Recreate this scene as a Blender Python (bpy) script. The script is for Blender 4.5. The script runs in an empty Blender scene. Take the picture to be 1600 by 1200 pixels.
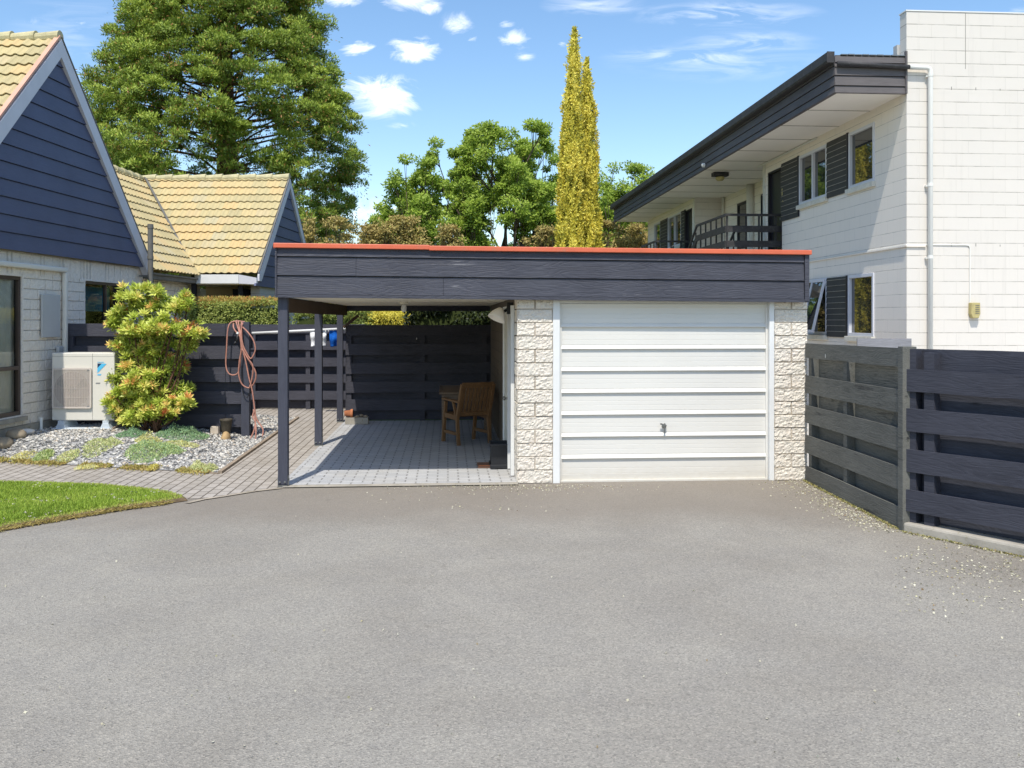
import bpy, math, random
import numpy as np
from mathutils import Vector, Matrix, noise
random.seed(7); RNG = np.random.default_rng(11)
C = bpy.context.scene.collection
F = 1421.0; H = 1.83; HZ = 500.0            # focal length in photo pixels, eye height, horizon row
def W(u, v, t): return Vector(((u-800)/F*t, t, H+(HZ-v)/F*t))
def WX(u, t): return (u-800)/F*t
def G(u, v, z=0.0):
    t = (H-z)*F/(v-HZ); return ((u-800)/F*t, t)
WORLD = (0.0, 0.0, 0.0)
AG = math.radians(4.03)
GAR = (0.0, 0.0, AG)                          # garage-aligned frame
HOU = (-6.96, 13.78, -math.radians(2.02))     # house-aligned frame
def to_world(fr, p):
    c, s = math.cos(fr[2]), math.sin(fr[2])
    return Vector((fr[0]+c*p[0]-s*p[1], fr[1]+s*p[0]+c*p[1], p[2]))
def to_frame(fr, p):
    c, s = math.cos(fr[2]), math.sin(fr[2]); x = p[0]-fr[0]; y = p[1]-fr[1]
    return (c*x+s*y, -s*x+c*y, p[2] if len(p) > 2 else 0.0)
BASE = {}
# ---------------------------------------------------------------- objects
def tag(o, label=None, cat=None, group=None, kind=None):
    if label: o['label'] = label
    if cat: o['category'] = cat
    if group: o['group'] = group
    if kind: o['kind'] = kind
    return o
def thing(name, label, cat, fr=WORLD, base=(0, 0, 0), group=None):
    o = bpy.data.objects.new(name, None); C.objects.link(o)
    o.empty_display_size = 0.2
    o.location = to_world(fr, base); o.rotation_euler = (0, 0, fr[2])
    BASE[o.name] = base
    return tag(o, label, cat, group)
class MB:
    def __init__(s): s.v = []; s.f = []; s.j = None
    def add(s, vs, fs):
        n = len(s.v); s.v.extend([tuple(p) for p in vs]); s.f.extend([tuple(i+n for i in f) for f in fs]); return s
    def box(s, x0, x1, y0, y1, z0, z1):
        if x0 > x1: x0, x1 = x1, x0
        if y0 > y1: y0, y1 = y1, y0
        if z0 > z1: z0, z1 = z1, z0
        return s.add([(x0,y0,z0),(x1,y0,z0),(x1,y1,z0),(x0,y1,z0),(x0,y0,z1),(x1,y0,z1),(x1,y1,z1),(x0,y1,z1)],
              [(3,2,1,0),(4,5,6,7),(0,1,5,4),(1,2,6,5),(2,3,7,6),(3,0,4,7)])
    def beam(s, p0, p1, w, h, up=(0,0,1), w1=None, h1=None):
        p0 = Vector(p0); p1 = Vector(p1); d = (p1-p0).normalized(); u = Vector(up)
        r = d.cross(u)
        if r.length < 1e-4: r = d.cross(Vector((0,1,0)))
        r.normalize(); u = r.cross(d).normalized()
        w1 = w if w1 is None else w1; h1 = h if h1 is None else h1
        vs = []
        for p, a, b in ((p0, w, h), (p1, w1, h1)):
            for sx, sz in ((-1,-1),(1,-1),(1,1),(-1,1)): vs.append(p+r*(sx*a/2)+u*(sz*b/2))
        return s.add(vs, [(3,2,1,0),(4,5,6,7),(0,1,5,4),(1,2,6,5),(2,3,7,6),(3,0,4,7)])
    def tube(s, pts, r, n=8, cap=True):
        pts = [Vector(p) for p in pts]; rs = r if isinstance(r, (list, tuple)) else [r]*len(pts)
        vs = []; fs = []; prev = None
        for i, p in enumerate(pts):
            d = (pts[min(i+1, len(pts)-1)]-pts[max(i-1, 0)])
            d = d.normalized() if d.length > 1e-9 else Vector((0,0,1))
            if prev is None:
                a = d.cross(Vector((0,0,1)))
                if a.length < 0.05: a = d.cross(Vector((1,0,0)))
            else: a = prev - d*prev.dot(d)
            a.normalize(); prev = a; b = d.cross(a)
            for k in range(n):
                t = 2*math.pi*k/n; vs.append(p+(a*math.cos(t)+b*math.sin(t))*rs[i])
        for i in range(len(pts)-1):
            for k in range(n):
                k2 = (k+1) % n; fs.append((i*n+k, i*n+k2, (i+1)*n+k2, (i+1)*n+k))
        if cap: fs.append(tuple(range(n))[::-1]); fs.append(tuple((len(pts)-1)*n+k for k in range(n)))
        return s.add(vs, fs)
    def lathe(s, prof, c=(0,0,0), n=20, axis='z'):
        vs = []; fs = []
        for r, z in prof:
            for k in range(n):
                t = 2*math.pi*k/n
                q = (r*math.cos(t), r*math.sin(t), z)
                if axis == 'y': q = (q[0], q[2], q[1])
                if axis == 'x': q = (q[2], q[0], q[1])
                vs.append((c[0]+q[0], c[1]+q[1], c[2]+q[2]))
        for i in range(len(prof)-1):
            for k in range(n):
                k2 = (k+1) % n; fs.append((i*n+k, i*n+k2, (i+1)*n+k2, (i+1)*n+k))
        return s.add(vs, fs)
    def prism(s, poly, fn, d0, d1):
        """poly: list of 2D, fn(a,b,d)->3D; extruded from d0 to d1"""
        n = len(poly); vs = [fn(a, b, d0) for a, b in poly]+[fn(a, b, d1) for a, b in poly]
        fs = [tuple(range(n)), tuple(range(n, 2*n))[::-1]]
        for i in range(n): j = (i+1) % n; fs.append((i, i+n, j+n, j))
        return s.add(vs, fs)
    def quad(s, *p): return s.add(p, [tuple(range(len(p)))])
    def board(s, x0, x1, y0, y1, z0, z1, jit=0.003, step=0.35):
        """a sawn board along x with slightly wandering edges"""
        n = max(2, int(abs(x1-x0)/step)+1); vs = []; fs = []; ph = random.uniform(0, 50)
        for i in range(n+1):
            x = x0+(x1-x0)*i/n
            a = noise.noise((x*1.3+ph, 0, 0))*jit*2+random.uniform(-.2,.2)*jit; b = noise.noise((x*1.1+ph, 9, 0))*jit*2+random.uniform(-.2,.2)*jit
            c = noise.noise((x*.9+ph, 5, 3))*jit*2
            vs += [(x,y0+c,z0+a),(x,y1+c,z0+a),(x,y1+c,z1+b),(x,y0+c,z1+b)]
        for i in range(n):
            o = i*4
            for k in range(4): k2 = (k+1) % 4; fs.append((o+k, o+4+k, o+4+k2, o+k2))
        fs.append((0,1,2,3)); fs.append((n*4+3,n*4+2,n*4+1,n*4))
        return s.add(vs, fs)
    def mesh(s, name, mat, base=(0,0,0), smooth=False):
        me = bpy.data.meshes.new(name)
        me.from_pydata([(p[0]-base[0], p[1]-base[1], p[2]-base[2]) for p in s.v], [], s.f)
        me.validate(); me.materials.append(mat)
        if smooth: me.shade_smooth()
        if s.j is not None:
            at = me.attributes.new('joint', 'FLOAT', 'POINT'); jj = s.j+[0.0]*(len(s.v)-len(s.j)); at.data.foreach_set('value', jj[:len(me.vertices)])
        me.update(); return me
    def points(s, name): return None
    def build(s, name, mat, parent=None, smooth=False, bevel=0, fr=WORLD, base=(0,0,0), fixn=True):
        if parent is not None: base = BASE[parent.name]
        me = s.mesh(name, mat, base, smooth)
        if fixn:
            import bmesh
            bm = bmesh.new(); bm.from_mesh(me); bmesh.ops.recalc_face_normals(bm, faces=bm.faces[:]); bm.to_mesh(me); bm.free()
        o = bpy.data.objects.new(name, me); C.objects.link(o)
        if parent is not None: o.parent = parent
        else: o.location = to_world(fr, base); o.rotation_euler = (0, 0, fr[2])
        BASE[o.name] = base
        if bevel:
            m = o.modifiers.new('bevel', 'BEVEL'); m.width = bevel; m.segments = 2; m.limit_method = 'ANGLE'
        return o
# ---------------------------------------------------------------- materials
class NT:
    def __init__(s, mat): s.t = mat.node_tree; s.n = s.t.nodes; s.l = s.t.links
    def node(s, kind, **kw):
        n = s.n.new(kind)
        for k, v in kw.items():
            if k.startswith('i_'): n.inputs[k[2:].replace('_', ' ')].default_value = v
            else: setattr(n, k, v)
        return n
    def link(s, a, b): s.l.new(a, b)
    def coord(s, which='Object', scale=(1,1,1), swap=None, rot=None):
        tc = s.node('ShaderNodeTexCoord'); o = tc.outputs[which]
        if swap:
            sp = s.node('ShaderNodeSeparateXYZ'); s.link(o, sp.inputs[0]); cb = s.node('ShaderNodeCombineXYZ')
            for i, a in enumerate(swap):
                if a in 'XYZ': s.link(sp.outputs[a], cb.inputs[i])
            o = cb.outputs[0]
        mp = s.node('ShaderNodeMapping'); mp.inputs['Scale'].default_value = scale
        if rot: mp.inputs['Rotation'].default_value = rot
        s.link(o, mp.inputs[0]); return mp.outputs[0]
    def noise(s, vec, scale, detail=4, rough=.55, dist=0):
        n = s.node('ShaderNodeTexNoise'); n.inputs['Scale'].default_value = scale; n.inputs['Detail'].default_value = detail
        n.inputs['Roughness'].default_value = rough; n.inputs['Distortion'].default_value = dist; s.link(vec, n.inputs['Vector']); return n.outputs['Fac']
    def ramp(s, fac, stops, interp='LINEAR'):
        r = s.node('ShaderNodeValToRGB'); r.color_ramp.interpolation = interp
        e = r.color_ramp.elements
        while len(e) < len(stops): e.new(.5)
        for i, (p, c) in enumerate(stops):
            e[i].position = p; e[i].color = (*c, 1) if len(c) == 3 else c
        s.link(fac, r.inputs[0]); return r.outputs[0]
    def mix(s, fac, a, b, mode='MIX'):
        m = s.node('ShaderNodeMix', data_type='RGBA', blend_type=mode)
        for sock, val in ((m.inputs[0], fac), (m.inputs[6], a), (m.inputs[7], b)):
            if hasattr(val, 'is_linked') or isinstance(val, bpy.types.NodeSocket): s.link(val, sock)
            elif isinstance(val, (int, float)): sock.default_value = val
            else: sock.default_value = (*val, 1)
        return m.outputs[2]
    def math(s, op, a, b=0.0, clamp=False):
        m = s.node('ShaderNodeMath', operation=op, use_clamp=clamp)
        for i, val in enumerate((a, b)):
            if isinstance(val, bpy.types.NodeSocket): s.link(val, m.inputs[i])
            else: m.inputs[i].default_value = val
        return m.outputs[0]
    def bump(s, h, strength, dist=.01, prev=None):
        b = s.node('ShaderNodeBump'); b.inputs['Strength'].default_value = strength; b.inputs['Distance'].default_value = dist
        s.link(h, b.inputs['Height'])
        if prev is not None: s.link(prev, b.inputs['Normal'])
        return b.outputs[0]
def newmat(name, rough=.7, spec=.3):
    m = bpy.data.materials.new(name); m.use_nodes = True; t = NT(m); p = t.n['Principled BSDF']
    p.inputs['Roughness'].default_value = rough; p.inputs['Specular IOR Level'].default_value = spec
    return m, t, p
def setc(t, p, col):
    if isinstance(col, bpy.types.NodeSocket): t.link(col, p.inputs['Base Color'])
    else: p.inputs['Base Color'].default_value = (*col, 1)
def paint(name, c, rough=.5, spec=.4, var=.12, scale=3, bump=.0, bscale=60, metallic=0, dirt=None, stretch=(1,1,1)):
    """a plain coat with slow tone variation, faint grain and optional dirt"""
    m, t, p = newmat(name, rough, spec); v = t.coord(scale=stretch)
    n = t.noise(v, scale, 5, .6)
    lo = tuple(max(0, x*(1-var)) for x in c); hi = tuple(min(1, x*(1+var)) for x in c)
    col = t.ramp(n, [(.3, lo), (.7, hi)])
    if dirt:
        n2 = t.noise(v, scale*4.3, 6, .7); k = t.ramp(n2, [(.55, (0,0,0)), (.75, (1,1,1))])
        col = t.mix(k, col, dirt)
    setc(t, p, col); p.inputs['Metallic'].default_value = metallic
    if bump: t.link(t.bump(t.noise(v, bscale, 4, .6), bump, .005), p.inputs['Normal'])
    return m
def wood(name, c1, c2, axis='X', rough=.75, scale=1.0, grain=.5, worn=None, wornamt=.0, ring=True, specks=0):
    """painted or bare timber: grain runs along axis"""
    m, t, p = newmat(name, rough, .25)
    st = {'X': (1.2, 14, 14), 'Y': (14, 1.2, 14), 'Z': (14, 14, 1.2)}[axis]
    st = tuple(x*scale for x in st)
    v = t.coord(scale=st); n = t.noise(v, 3.2, 6, .65, 1.2)
    v1 = t.coord(); big = t.noise(v1, 1.3, 4, .6)
    col = t.mix(t.ramp(n, [(.3, (0,0,0)), (.72, (1,1,1))]), c1, c2)
    col = t.mix(t.ramp(big, [(.3, (0,0,0)), (.75, (.55,.55,.55))]), col, tuple(x*1.25 for x in c2))
    if worn:
        w = t.noise(t.coord(scale=tuple(x*.35 for x in st)), 2.2, 8, .75)
        col = t.mix(t.ramp(w, [(.62-wornamt, (0,0,0)), (.72-wornamt*.6, (1,1,1))]), col, worn)
    if specks:
        vo = t.node('ShaderNodeTexVoronoi', feature='F1'); vo.inputs['Scale'].default_value = 1.0; t.link(t.coord(scale=(11,11,4.5)), vo.inputs['Vector']); rs = t.node('ShaderNodeSeparateColor'); t.link(vo.outputs['Color'], rs.inputs[0])
        k = t.math('MULTIPLY', t.math('GREATER_THAN', rs.outputs[0], 1-specks), t.math('LESS_THAN', vo.outputs['Distance'], t.math('MULTIPLY', rs.outputs[1], .11))); col = t.mix(k, col, (.55,.55,.52))
        kn = t.node('ShaderNodeTexVoronoi', feature='F1'); kn.inputs['Scale'].default_value = 1.0; t.link(t.coord(scale=(1.6,3,5.5)), kn.inputs['Vector']); r2 = t.node('ShaderNodeSeparateColor'); t.link(kn.outputs['Color'], r2.inputs[0])
        kk = t.math('MULTIPLY', t.math('GREATER_THAN', r2.outputs[0], .6), t.ramp(kn.outputs['Distance'], [(.0, (.8,.8,.8)), (.11, (0,0,0))])); col = t.mix(kk, col, tuple(x*.35 for x in c1))
    setc(t, p, col)
    h = n
    if ring:
        ct = t.noise(t.coord(scale=tuple((.9 if x < 5*scale else 6.0) for x in st)), 1.0, 2, .45)
        rg = t.math('POWER', t.math('ABSOLUTE', t.math('SINE', t.math('MULTIPLY', ct, 62))), .6)
        h = t.math('ADD', t.math('MULTIPLY', n, .6), t.math('MULTIPLY', rg, .35))
    t.link(t.bump(h, grain, .006), p.inputs['Normal'])
    return m
def foliage(name, stops, trans=.3, rough=.55):
    m, t, p = newmat(name, rough, .35)
    a = t.node('ShaderNodeAttribute', attribute_name='tint'); col = t.ramp(a.outputs['Fac'], stops)
    setc(t, p, col)
    tr = t.node('ShaderNodeBsdfTranslucent'); t.link(col, tr.inputs['Color'])
    mx = t.node('ShaderNodeMixShader'); mx.inputs[0].default_value = trans
    t.link(p.outputs[0], mx.inputs[1]); t.link(tr.outputs[0], mx.inputs[2])
    t.link(mx.outputs[0], t.n['Material Output'].inputs[0]); return m
def blockpaint(name, c, swap, bw=.4, bh=.2, mortar=.006, line=(.3,.3,.3), lineamt=.5, z0=0.0, rough=.75, bump=.35, offx=0.0, grain=(.3, 90)):
    """painted smooth masonry; swap picks the wall plane"""
    m, t, p = newmat(name, rough, .25)
    v = t.coord(swap=swap); mp = t.node('ShaderNodeMapping'); mp.inputs['Location'].default_value = (offx, z0, 0); t.link(v, mp.inputs[0]); v = mp.outputs[0]
    br = t.node('ShaderNodeTexBrick'); t.link(v, br.inputs['Vector'])
    for k, x in (('Scale', 1.0), ('Mortar Size', mortar), ('Mortar Smooth', .3), ('Brick Width', bw), ('Row Height', bh), ('Bias', 0.0)): br.inputs[k].default_value = x
    br.inputs['Color1'].default_value = (*tuple(x*.98 for x in c), 1); br.inputs['Color2'].default_value = (*tuple(min(1, x*1.02) for x in c), 1)
    br.inputs['Mortar'].default_value = (*line, 1)
    n = t.noise(v, 1.6, 5, .65)
    base = t.mix(t.ramp(n, [(.3, (0,0,0)), (.7, (1,1,1))]), tuple(x*.96 for x in c), c)
    sp = t.node('ShaderNodeSeparateXYZ'); t.link(v, sp.inputs[0])
    fz = t.math('ABSOLUTE', t.math('SUBTRACT', t.math('FRACT', t.math('ADD', t.math('DIVIDE', sp.outputs['Y'], bh), .5)), .5))
    hz = t.math('LESS_THAN', fz, mortar*.8/bh); vert = t.math('MULTIPLY', br.outputs['Fac'], .12 if 'front' in name else .25)
    amt = t.math('MULTIPLY', t.math('MAXIMUM', hz, vert), t.math('MULTIPLY', t.ramp(t.noise(v, 2.7, 4, .7), [(.35, (.2,.2,.2)), (.62, (1,1,1))]), lineamt))
    stain = t.ramp(t.noise(t.coord(swap=swap, scale=(5,.35,1)), 1.6, 6, .7), [(.56, (0,0,0)), (.8, (.35,.35,.35))])
    col = t.mix(.5, base, br.outputs['Color']); col = t.mix(br.outputs['Fac'], col, base)
    col = t.mix(stain, col, tuple(x*.72 for x in c)); col = t.mix(amt, col, line); setc(t, p, col)
    b1 = t.bump(t.math('SUBTRACT', 1.0, br.outputs['Fac']), bump, .01)
    t.link(t.bump(t.noise(v, grain[1], 3, .6), grain[0], .004, b1), p.inputs['Normal'])
    return m
def rockface(name, c, dark, pink=None):
    m, t, p = newmat(name, .9, .15); v = t.coord()
    n = t.noise(v, 28, 6, .7); col = t.ramp(n, [(.28, dark), (.42, tuple(x*.9 for x in c)), (.62, c)])
    if pink: col = t.mix(t.ramp(t.noise(v, 5, 4, .6), [(.4, (0,0,0)), (.7, (.6,.6,.6))]), col, pink)
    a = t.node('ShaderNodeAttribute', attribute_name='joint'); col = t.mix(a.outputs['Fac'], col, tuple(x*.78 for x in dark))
    setc(t, p, col); t.link(t.bump(t.noise(v, 45, 6, .75), .8, .02), p.inputs['Normal']); return m

def asphalt():
    m, t, p = newmat('asphalt', .92, .2); v = t.coord()
    big = t.noise(v, .55, 4, .6, .6); mid = t.noise(v, 2.6, 5, .65)
    base = t.ramp(big, [(.32, (.266,.244,.209)), (.6, (.322,.299,.258))])
    base = t.mix(t.ramp(mid, [(.35, (0,0,0)), (.7, (.5,.5,.5))]), base, (.262,.246,.222))
    vo = t.node('ShaderNodeTexVoronoi', feature='F1'); vo.inputs['Scale'].default_value = 120; t.link(v, vo.inputs['Vector'])
    rnd = t.node('ShaderNodeSeparateColor'); t.link(vo.outputs['Color'], rnd.inputs[0])
    sp = t.ramp(rnd.outputs[0], [(.0, (.58,.58,.59)), (.25, (.88,.88,.88)), (.75, (1.05,1.05,1.04)), (1, (1.38,1.36,1.33))])
    col = t.mix(.75, base, sp, 'MULTIPLY')
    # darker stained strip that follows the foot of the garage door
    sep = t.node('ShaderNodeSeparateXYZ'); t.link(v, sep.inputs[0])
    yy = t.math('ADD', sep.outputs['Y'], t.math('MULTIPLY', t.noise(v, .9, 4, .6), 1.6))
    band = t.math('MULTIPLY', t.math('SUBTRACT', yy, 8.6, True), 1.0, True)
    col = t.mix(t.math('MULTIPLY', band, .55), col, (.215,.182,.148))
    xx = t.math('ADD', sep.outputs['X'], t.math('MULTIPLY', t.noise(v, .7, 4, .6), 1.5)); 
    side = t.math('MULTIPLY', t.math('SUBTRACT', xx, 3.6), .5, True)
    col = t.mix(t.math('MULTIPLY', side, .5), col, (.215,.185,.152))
    # oil spots, and hairline cracks
    spot = t.ramp(t.noise(v, 4.5, 3, .5), [(.70, (0,0,0)), (.78, (.5,.5,.5))]); col = t.mix(spot, col, (.16,.14,.12))
    pale = t.ramp(t.noise(v, 14, 4, .7), [(.62, (0,0,0)), (.72, (.35,.35,.35))]); col = t.mix(pale, col, (.38,.34,.29))
    setc(t, p, col)
    fine = t.noise(v, 130, 3, .7)
    t.link(t.bump(t.math('ADD', t.math('MULTIPLY', fine, .5), vo.outputs['Distance']), .55, .008), p.inputs['Normal']); return m
def pavers(name, c1, c2, joint, bw, bh, swap='XY', dots=False, mort=.008, dirt=(.25,.22,.17), mossn=.5):
    m, t, p = newmat(name, .88, .2); v = t.coord(swap=swap+'0'); br = t.node('ShaderNodeTexBrick'); t.link(v, br.inputs['Vector'])
    for k, x in (('Scale', 1.0), ('Mortar Size', mort), ('Mortar Smooth', .25), ('Brick Width', bw), ('Row Height', bh)): br.inputs[k].default_value = x
    br.inputs['Color1'].default_value = (*c1, 1); br.inputs['Color2'].default_value = (*c2, 1); br.inputs['Mortar'].default_value = (*joint, 1)
    col = br.outputs['Color']
    n = t.noise(v, 1.8, 5, .65); col = t.mix(t.ramp(n, [(.42, (0,0,0)), (.72, (mossn,)*3)]), col, dirt)
    col = t.mix(.5, col, t.ramp(t.noise(v, 70, 3, .7), [(.3, (.6,.6,.6)), (.7, (1.25,1.25,1.25))]), 'MULTIPLY')
    if dots:
        sep = t.node('ShaderNodeSeparateXYZ'); t.link(v, sep.inputs[0])
        row = t.math('FLOOR', t.math('DIVIDE', sep.outputs['Y'], bh))
        par = t.math('MULTIPLY', t.math('FRACT', t.math('MULTIPLY', row, .5)), bw)   # 0 or bw/2
        fx = t.math('ABSOLUTE', t.math('SUBTRACT', t.math('FRACT', t.math('DIVIDE', t.math('ADD', sep.outputs['X'], par), bw)), .5))
        fy = t.math('ABSOLUTE', t.math('SUBTRACT', t.math('FRACT', t.math('DIVIDE', sep.outputs['Y'], bh)), .5))
        dx = t.math('MULTIPLY', fx, bw); dy = t.math('MULTIPLY', t.math('SUBTRACT', .5, fy), bh)
        d = t.math('ADD', dx, dy); k = t.math('LESS_THAN', d, .022); col = t.mix(k, col, tuple(x*.35 for x in joint))
    setc(t, p, col); b1 = t.bump(t.math('SUBTRACT', 1.0, br.outputs['Fac']), .6, .012)
    t.link(t.bump(t.noise(v, 80, 4, .7), .35, .006, b1), p.inputs['Normal']); return m
M = {}
M['asphalt'] = asphalt()
M['soil'] = paint('soil', (.16,.115,.07), .95, .1, .4, 6, 1, 40)
M['ground'] = paint('ground_grass', (.09,.13,.04), .95, .1, .4, .7, .5, 12)
M['carport_pav'] = pavers('carport_paving', (.42,.425,.435), (.50,.50,.50), (.27,.265,.26), .24, .1, 'XY', dots=True, mort=.007, dirt=(.42,.39,.34), mossn=.4)
M['path_pav'] = pavers('path_paving', (.36,.325,.285), (.44,.40,.355), (.13,.11,.09), .23, .115, 'YX', mort=.009, dirt=(.30,.26,.21))
M['kerbconc'] = paint('kerb_concrete', (.36,.33,.28), .9, .2, .2, 4, .6, 50, dirt=(.22,.2,.12))
M['gravelbase'] = paint('gravel_base', (.30,.295,.29), .95, .1, .5, 40, 1.0, 60)
M['fascia'] = wood('slate_painted_boards', (.035,.036,.048), (.068,.070,.087), 'X', .55, .9, 1.0, worn=(.24,.235,.25), wornamt=-.02, specks=0.03)
M['fenceblue'] = wood('slate_fence_paint', (.026,.027,.036), (.056,.058,.075), 'X', .7, 1, .5, worn=(.16,.16,.17), wornamt=-.05, specks=0.05)
M['fencegrey'] = wood('weathered_fence_paint', (.072,.074,.066), (.150,.148,.132), 'X', .85, 1, .5, worn=(.022,.022,.024), wornamt=.03, specks=0.04)
M['fencedark'] = wood('dark_stained_fence', (.036,.036,.046), (.07,.07,.088), 'X', .7, 1, .5, worn=(.12,.12,.12), wornamt=-.06, specks=0.04)
M['post'] = wood('slate_painted_post', (.04,.042,.058), (.066,.069,.09), 'Z', .6, .8, .3)
M['brownwood'] = wood('brown_bare_timber', (.045,.028,.018), (.09,.06,.04), 'Y', .8, 1, .4)
M['soffit'] = paint('cream_ceiling', (.80,.74,.60), .8, .2, .06, 1)
M['cap'] = paint('orange_red_flashing', (.62,.13,.06), .45, .5, .12, 2, dirt=(.45,.16,.09))
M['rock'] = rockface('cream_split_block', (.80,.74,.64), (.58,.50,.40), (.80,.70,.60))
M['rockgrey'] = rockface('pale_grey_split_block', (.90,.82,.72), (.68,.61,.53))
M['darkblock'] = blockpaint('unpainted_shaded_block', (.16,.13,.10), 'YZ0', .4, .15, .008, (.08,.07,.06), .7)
M['doorwhite'] = paint('white_door_enamel', (.71,.69,.64), .35, .5, .03, 1.2, .1, 8)
M['whitetrim'] = paint('white_trim_paint', (.74,.74,.72), .45, .4, .05, 3)
_m = M['doorwhite']; _t = NT(_m); _p = _m.node_tree.nodes['Principled BSDF']; _c = _p.inputs['Base Color'].links[0].from_socket
_g = _t.node('ShaderNodeTexCoord'); _s = _t.node('ShaderNodeSeparateXYZ'); _t.link(_g.outputs['Object'], _s.inputs[0])
_k = _t.math('MULTIPLY', _t.math('SUBTRACT', .30, _s.outputs['Z'], True), 2.4, True); _k = _t.math('MULTIPLY', _k, _t.noise(_t.coord(scale=(3,3,6)), 4, 5, .7))
_c = _t.mix(_k, _c, (.50,.44,.34)); _d = _t.ramp(_t.noise(_t.coord(scale=(1.2,1,5)), 2.2, 7, .7), [(.55, (0,0,0)), (.8, (.25,.25,.25))]); _t.link(_t.mix(_d, _c, (.60,.57,.50)), _p.inputs['Base Color'])
M['metal'] = paint('grey_metal', (.25,.25,.24), .4, .5, .1, 10, metallic=.8)
M['bargegrey'] = paint('pale_lilac_grey_paint', (.60,.60,.64), .5, .4, .06, 3)
M['gableblue'] = wood('navy_painted_boards', (.070,.080,.135), (.088,.10,.165), 'Y', .5, .9, .35, ring=False)
M['tile'] = None
M['ridge'] = paint('ridge_tile', (.50,.45,.27), .8, .2, .2, 5, .5, 40, dirt=(.30,.29,.17))
M['terracotta'] = paint('terracotta', (.45,.17,.08), .8, .2, .2, 8, .3)
M['brownframe'] = paint('bronze_window_frame', (.055,.035,.028), .35, .5, .15, 4)
M['black'] = paint('black_plastic', (.018,.019,.022), .45, .4, .2, 5)
M['darkvoid'] = paint('dark_interior', (.012,.012,.014), .9, .1)
M['greybox'] = paint('grey_enamel', (.48,.48,.47), .5, .4, .04, 3)
M['pipegrey'] = paint('grey_pipe', (.15,.145,.13), .6, .3, .2, 6)
M['aptwhite_f'] = blockpaint('white_painted_block_front', (.70,.655,.595), 'XZ0', .4, .2, .007, (.30,.28,.24), .9, z0=-.03, bump=.3)  # same white paint as the side, toned down where sun falls on it
M['aptwhite_s'] = blockpaint('white_block_side_shade_lifted', (.86,.79,.70), 'YZ0', .4, .2, .006, (.35,.33,.30), .8, z0=-.03, bump=.35)  # white wall paint lightened and warmed to offset blue shade on the side
M['aptcream'] = paint('cream_eave_lining', (.86,.81,.74), .7, .3, .04, 1)
M['aptfascia'] = wood('brown_black_boards', (.065,.058,.060), (.11,.10,.102), 'Y', .6, .8, .4)
M['aptfascia_x'] = wood('brown_black_end_boards', (.08,.072,.072), (.13,.118,.118), 'X', .6, .8, .4)
M['aptpanel'] = paint('charcoal_weatherboard', (.05,.05,.048), .6, .3, .15, 4)
M['aptsill'] = paint('cream_sill', (.66,.64,.56), .7, .3, .1, 6, dirt=(.4,.38,.32))
M['aptdoor'] = paint('near_black_door', (.012,.012,.02), .4, .5, .1, 3)
M['alu'] = paint('white_aluminium', (.66,.67,.72), .35, .5, .04, 3)
M['rail'] = paint('charcoal_balcony_paint', (.045,.043,.045), .6, .3, .25, 5, dirt=(.1,.1,.1))
M['pipecream'] = paint('cream_pipe', (.76,.75,.70), .45, .4, .05, 4)
M['meteryellow'] = paint('aged_yellow_plastic', (.45,.38,.17), .6, .3, .15, 12)
M['acbody'] = paint('ivory_enamel', (.70,.67,.60), .45, .4, .03, 2)
M['acgrille'] = paint('ivory_grille', (.62,.55,.49), .5, .4, .05, 2)
M['acfin'] = paint('dark_fan_void', (.40,.31,.28), .6, .3, .3, 3)
M['chair'] = wood('oiled_hardwood', (.11,.055,.024), (.25,.135,.06), 'Z', .5, 1, .3, ring=False)
M['table'] = wood('weathered_hardwood', (.12,.085,.06), (.22,.16,.115), 'X', .7, 1, .3, ring=False)
M['bark'] = paint('bark', (.10,.075,.055), .95, .1, .4, 5, 1, 14, stretch=(3,3,1))
M['barkred'] = paint('reddish_bark', (.13,.07,.045), .95, .1, .4, 5, 1, 14, stretch=(3,3,1))
M['stone'] = paint('river_boulder', (.27,.22,.155), .85, .25, .3, 6, .5, 30)
M['palestone'] = paint('pale_stone', (.55,.47,.38), .85, .25, .2, 9, .5, 30)
M['tanrock'] = paint('tan_rock', (.42,.29,.15), .85, .2, .3, 9, .5, 30)
M['padblue'] = paint('pale_blue_grey_plastic', (.52,.58,.64), .6, .3, .05, 4)
M['hose'] = paint('dusty_pink_hose', (.42,.20,.15), .55, .4, .2, 9)
M['whitecloth'] = paint('white_cloth', (.78,.78,.78), .9, .1, .03, 4)
M['bluecloth'] = paint('royal_blue_cloth', (.01,.10,.42), .9, .1, .15, 7)
M['curtain'] = None
def tile_mat():
    m, t, p = newmat('sand_yellow_roof_tile', .75, .3); v = t.coord()
    a = t.node('ShaderNodeAttribute', attribute_name='tint')
    col = t.ramp(a.outputs['Fac'], [(0, (.44,.37,.20)), (.5, (.53,.435,.225)), (.85, (.58,.42,.20)), (1, (.48,.42,.26))])
    col = t.mix(t.ramp(t.noise(v, 3.5, 6, .7), [(.45, (0,0,0)), (.75, (.5,.5,.5))]), col, (.44,.37,.20)); col = t.mix(t.ramp(t.noise(v, 11, 6, .75), [(.6, (0,0,0)), (.72, (.55,.55,.55))]), col, (.30,.27,.17))
    col = t.mix(.35, col, t.ramp(t.noise(v, 60, 3, .7), [(.3, (.65,.65,.65)), (.7, (1.2,1.2,1.2))]), 'MULTIPLY')
    setc(t, p, col); t.link(t.bump(t.noise(v, 90, 3, .6), .3, .004), p.inputs['Normal']); return m
M['tile'] = tile_mat()
def glass(name, c=(.02,.026,.03), rough=.02):
    m, t, p = newmat(name, rough, .9); setc(t, p, c); p.inputs['Coat Weight'].default_value = .6; p.inputs['Coat Roughness'].default_value = .01; return m
M['glass'] = glass('dark_window_glass')
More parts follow.
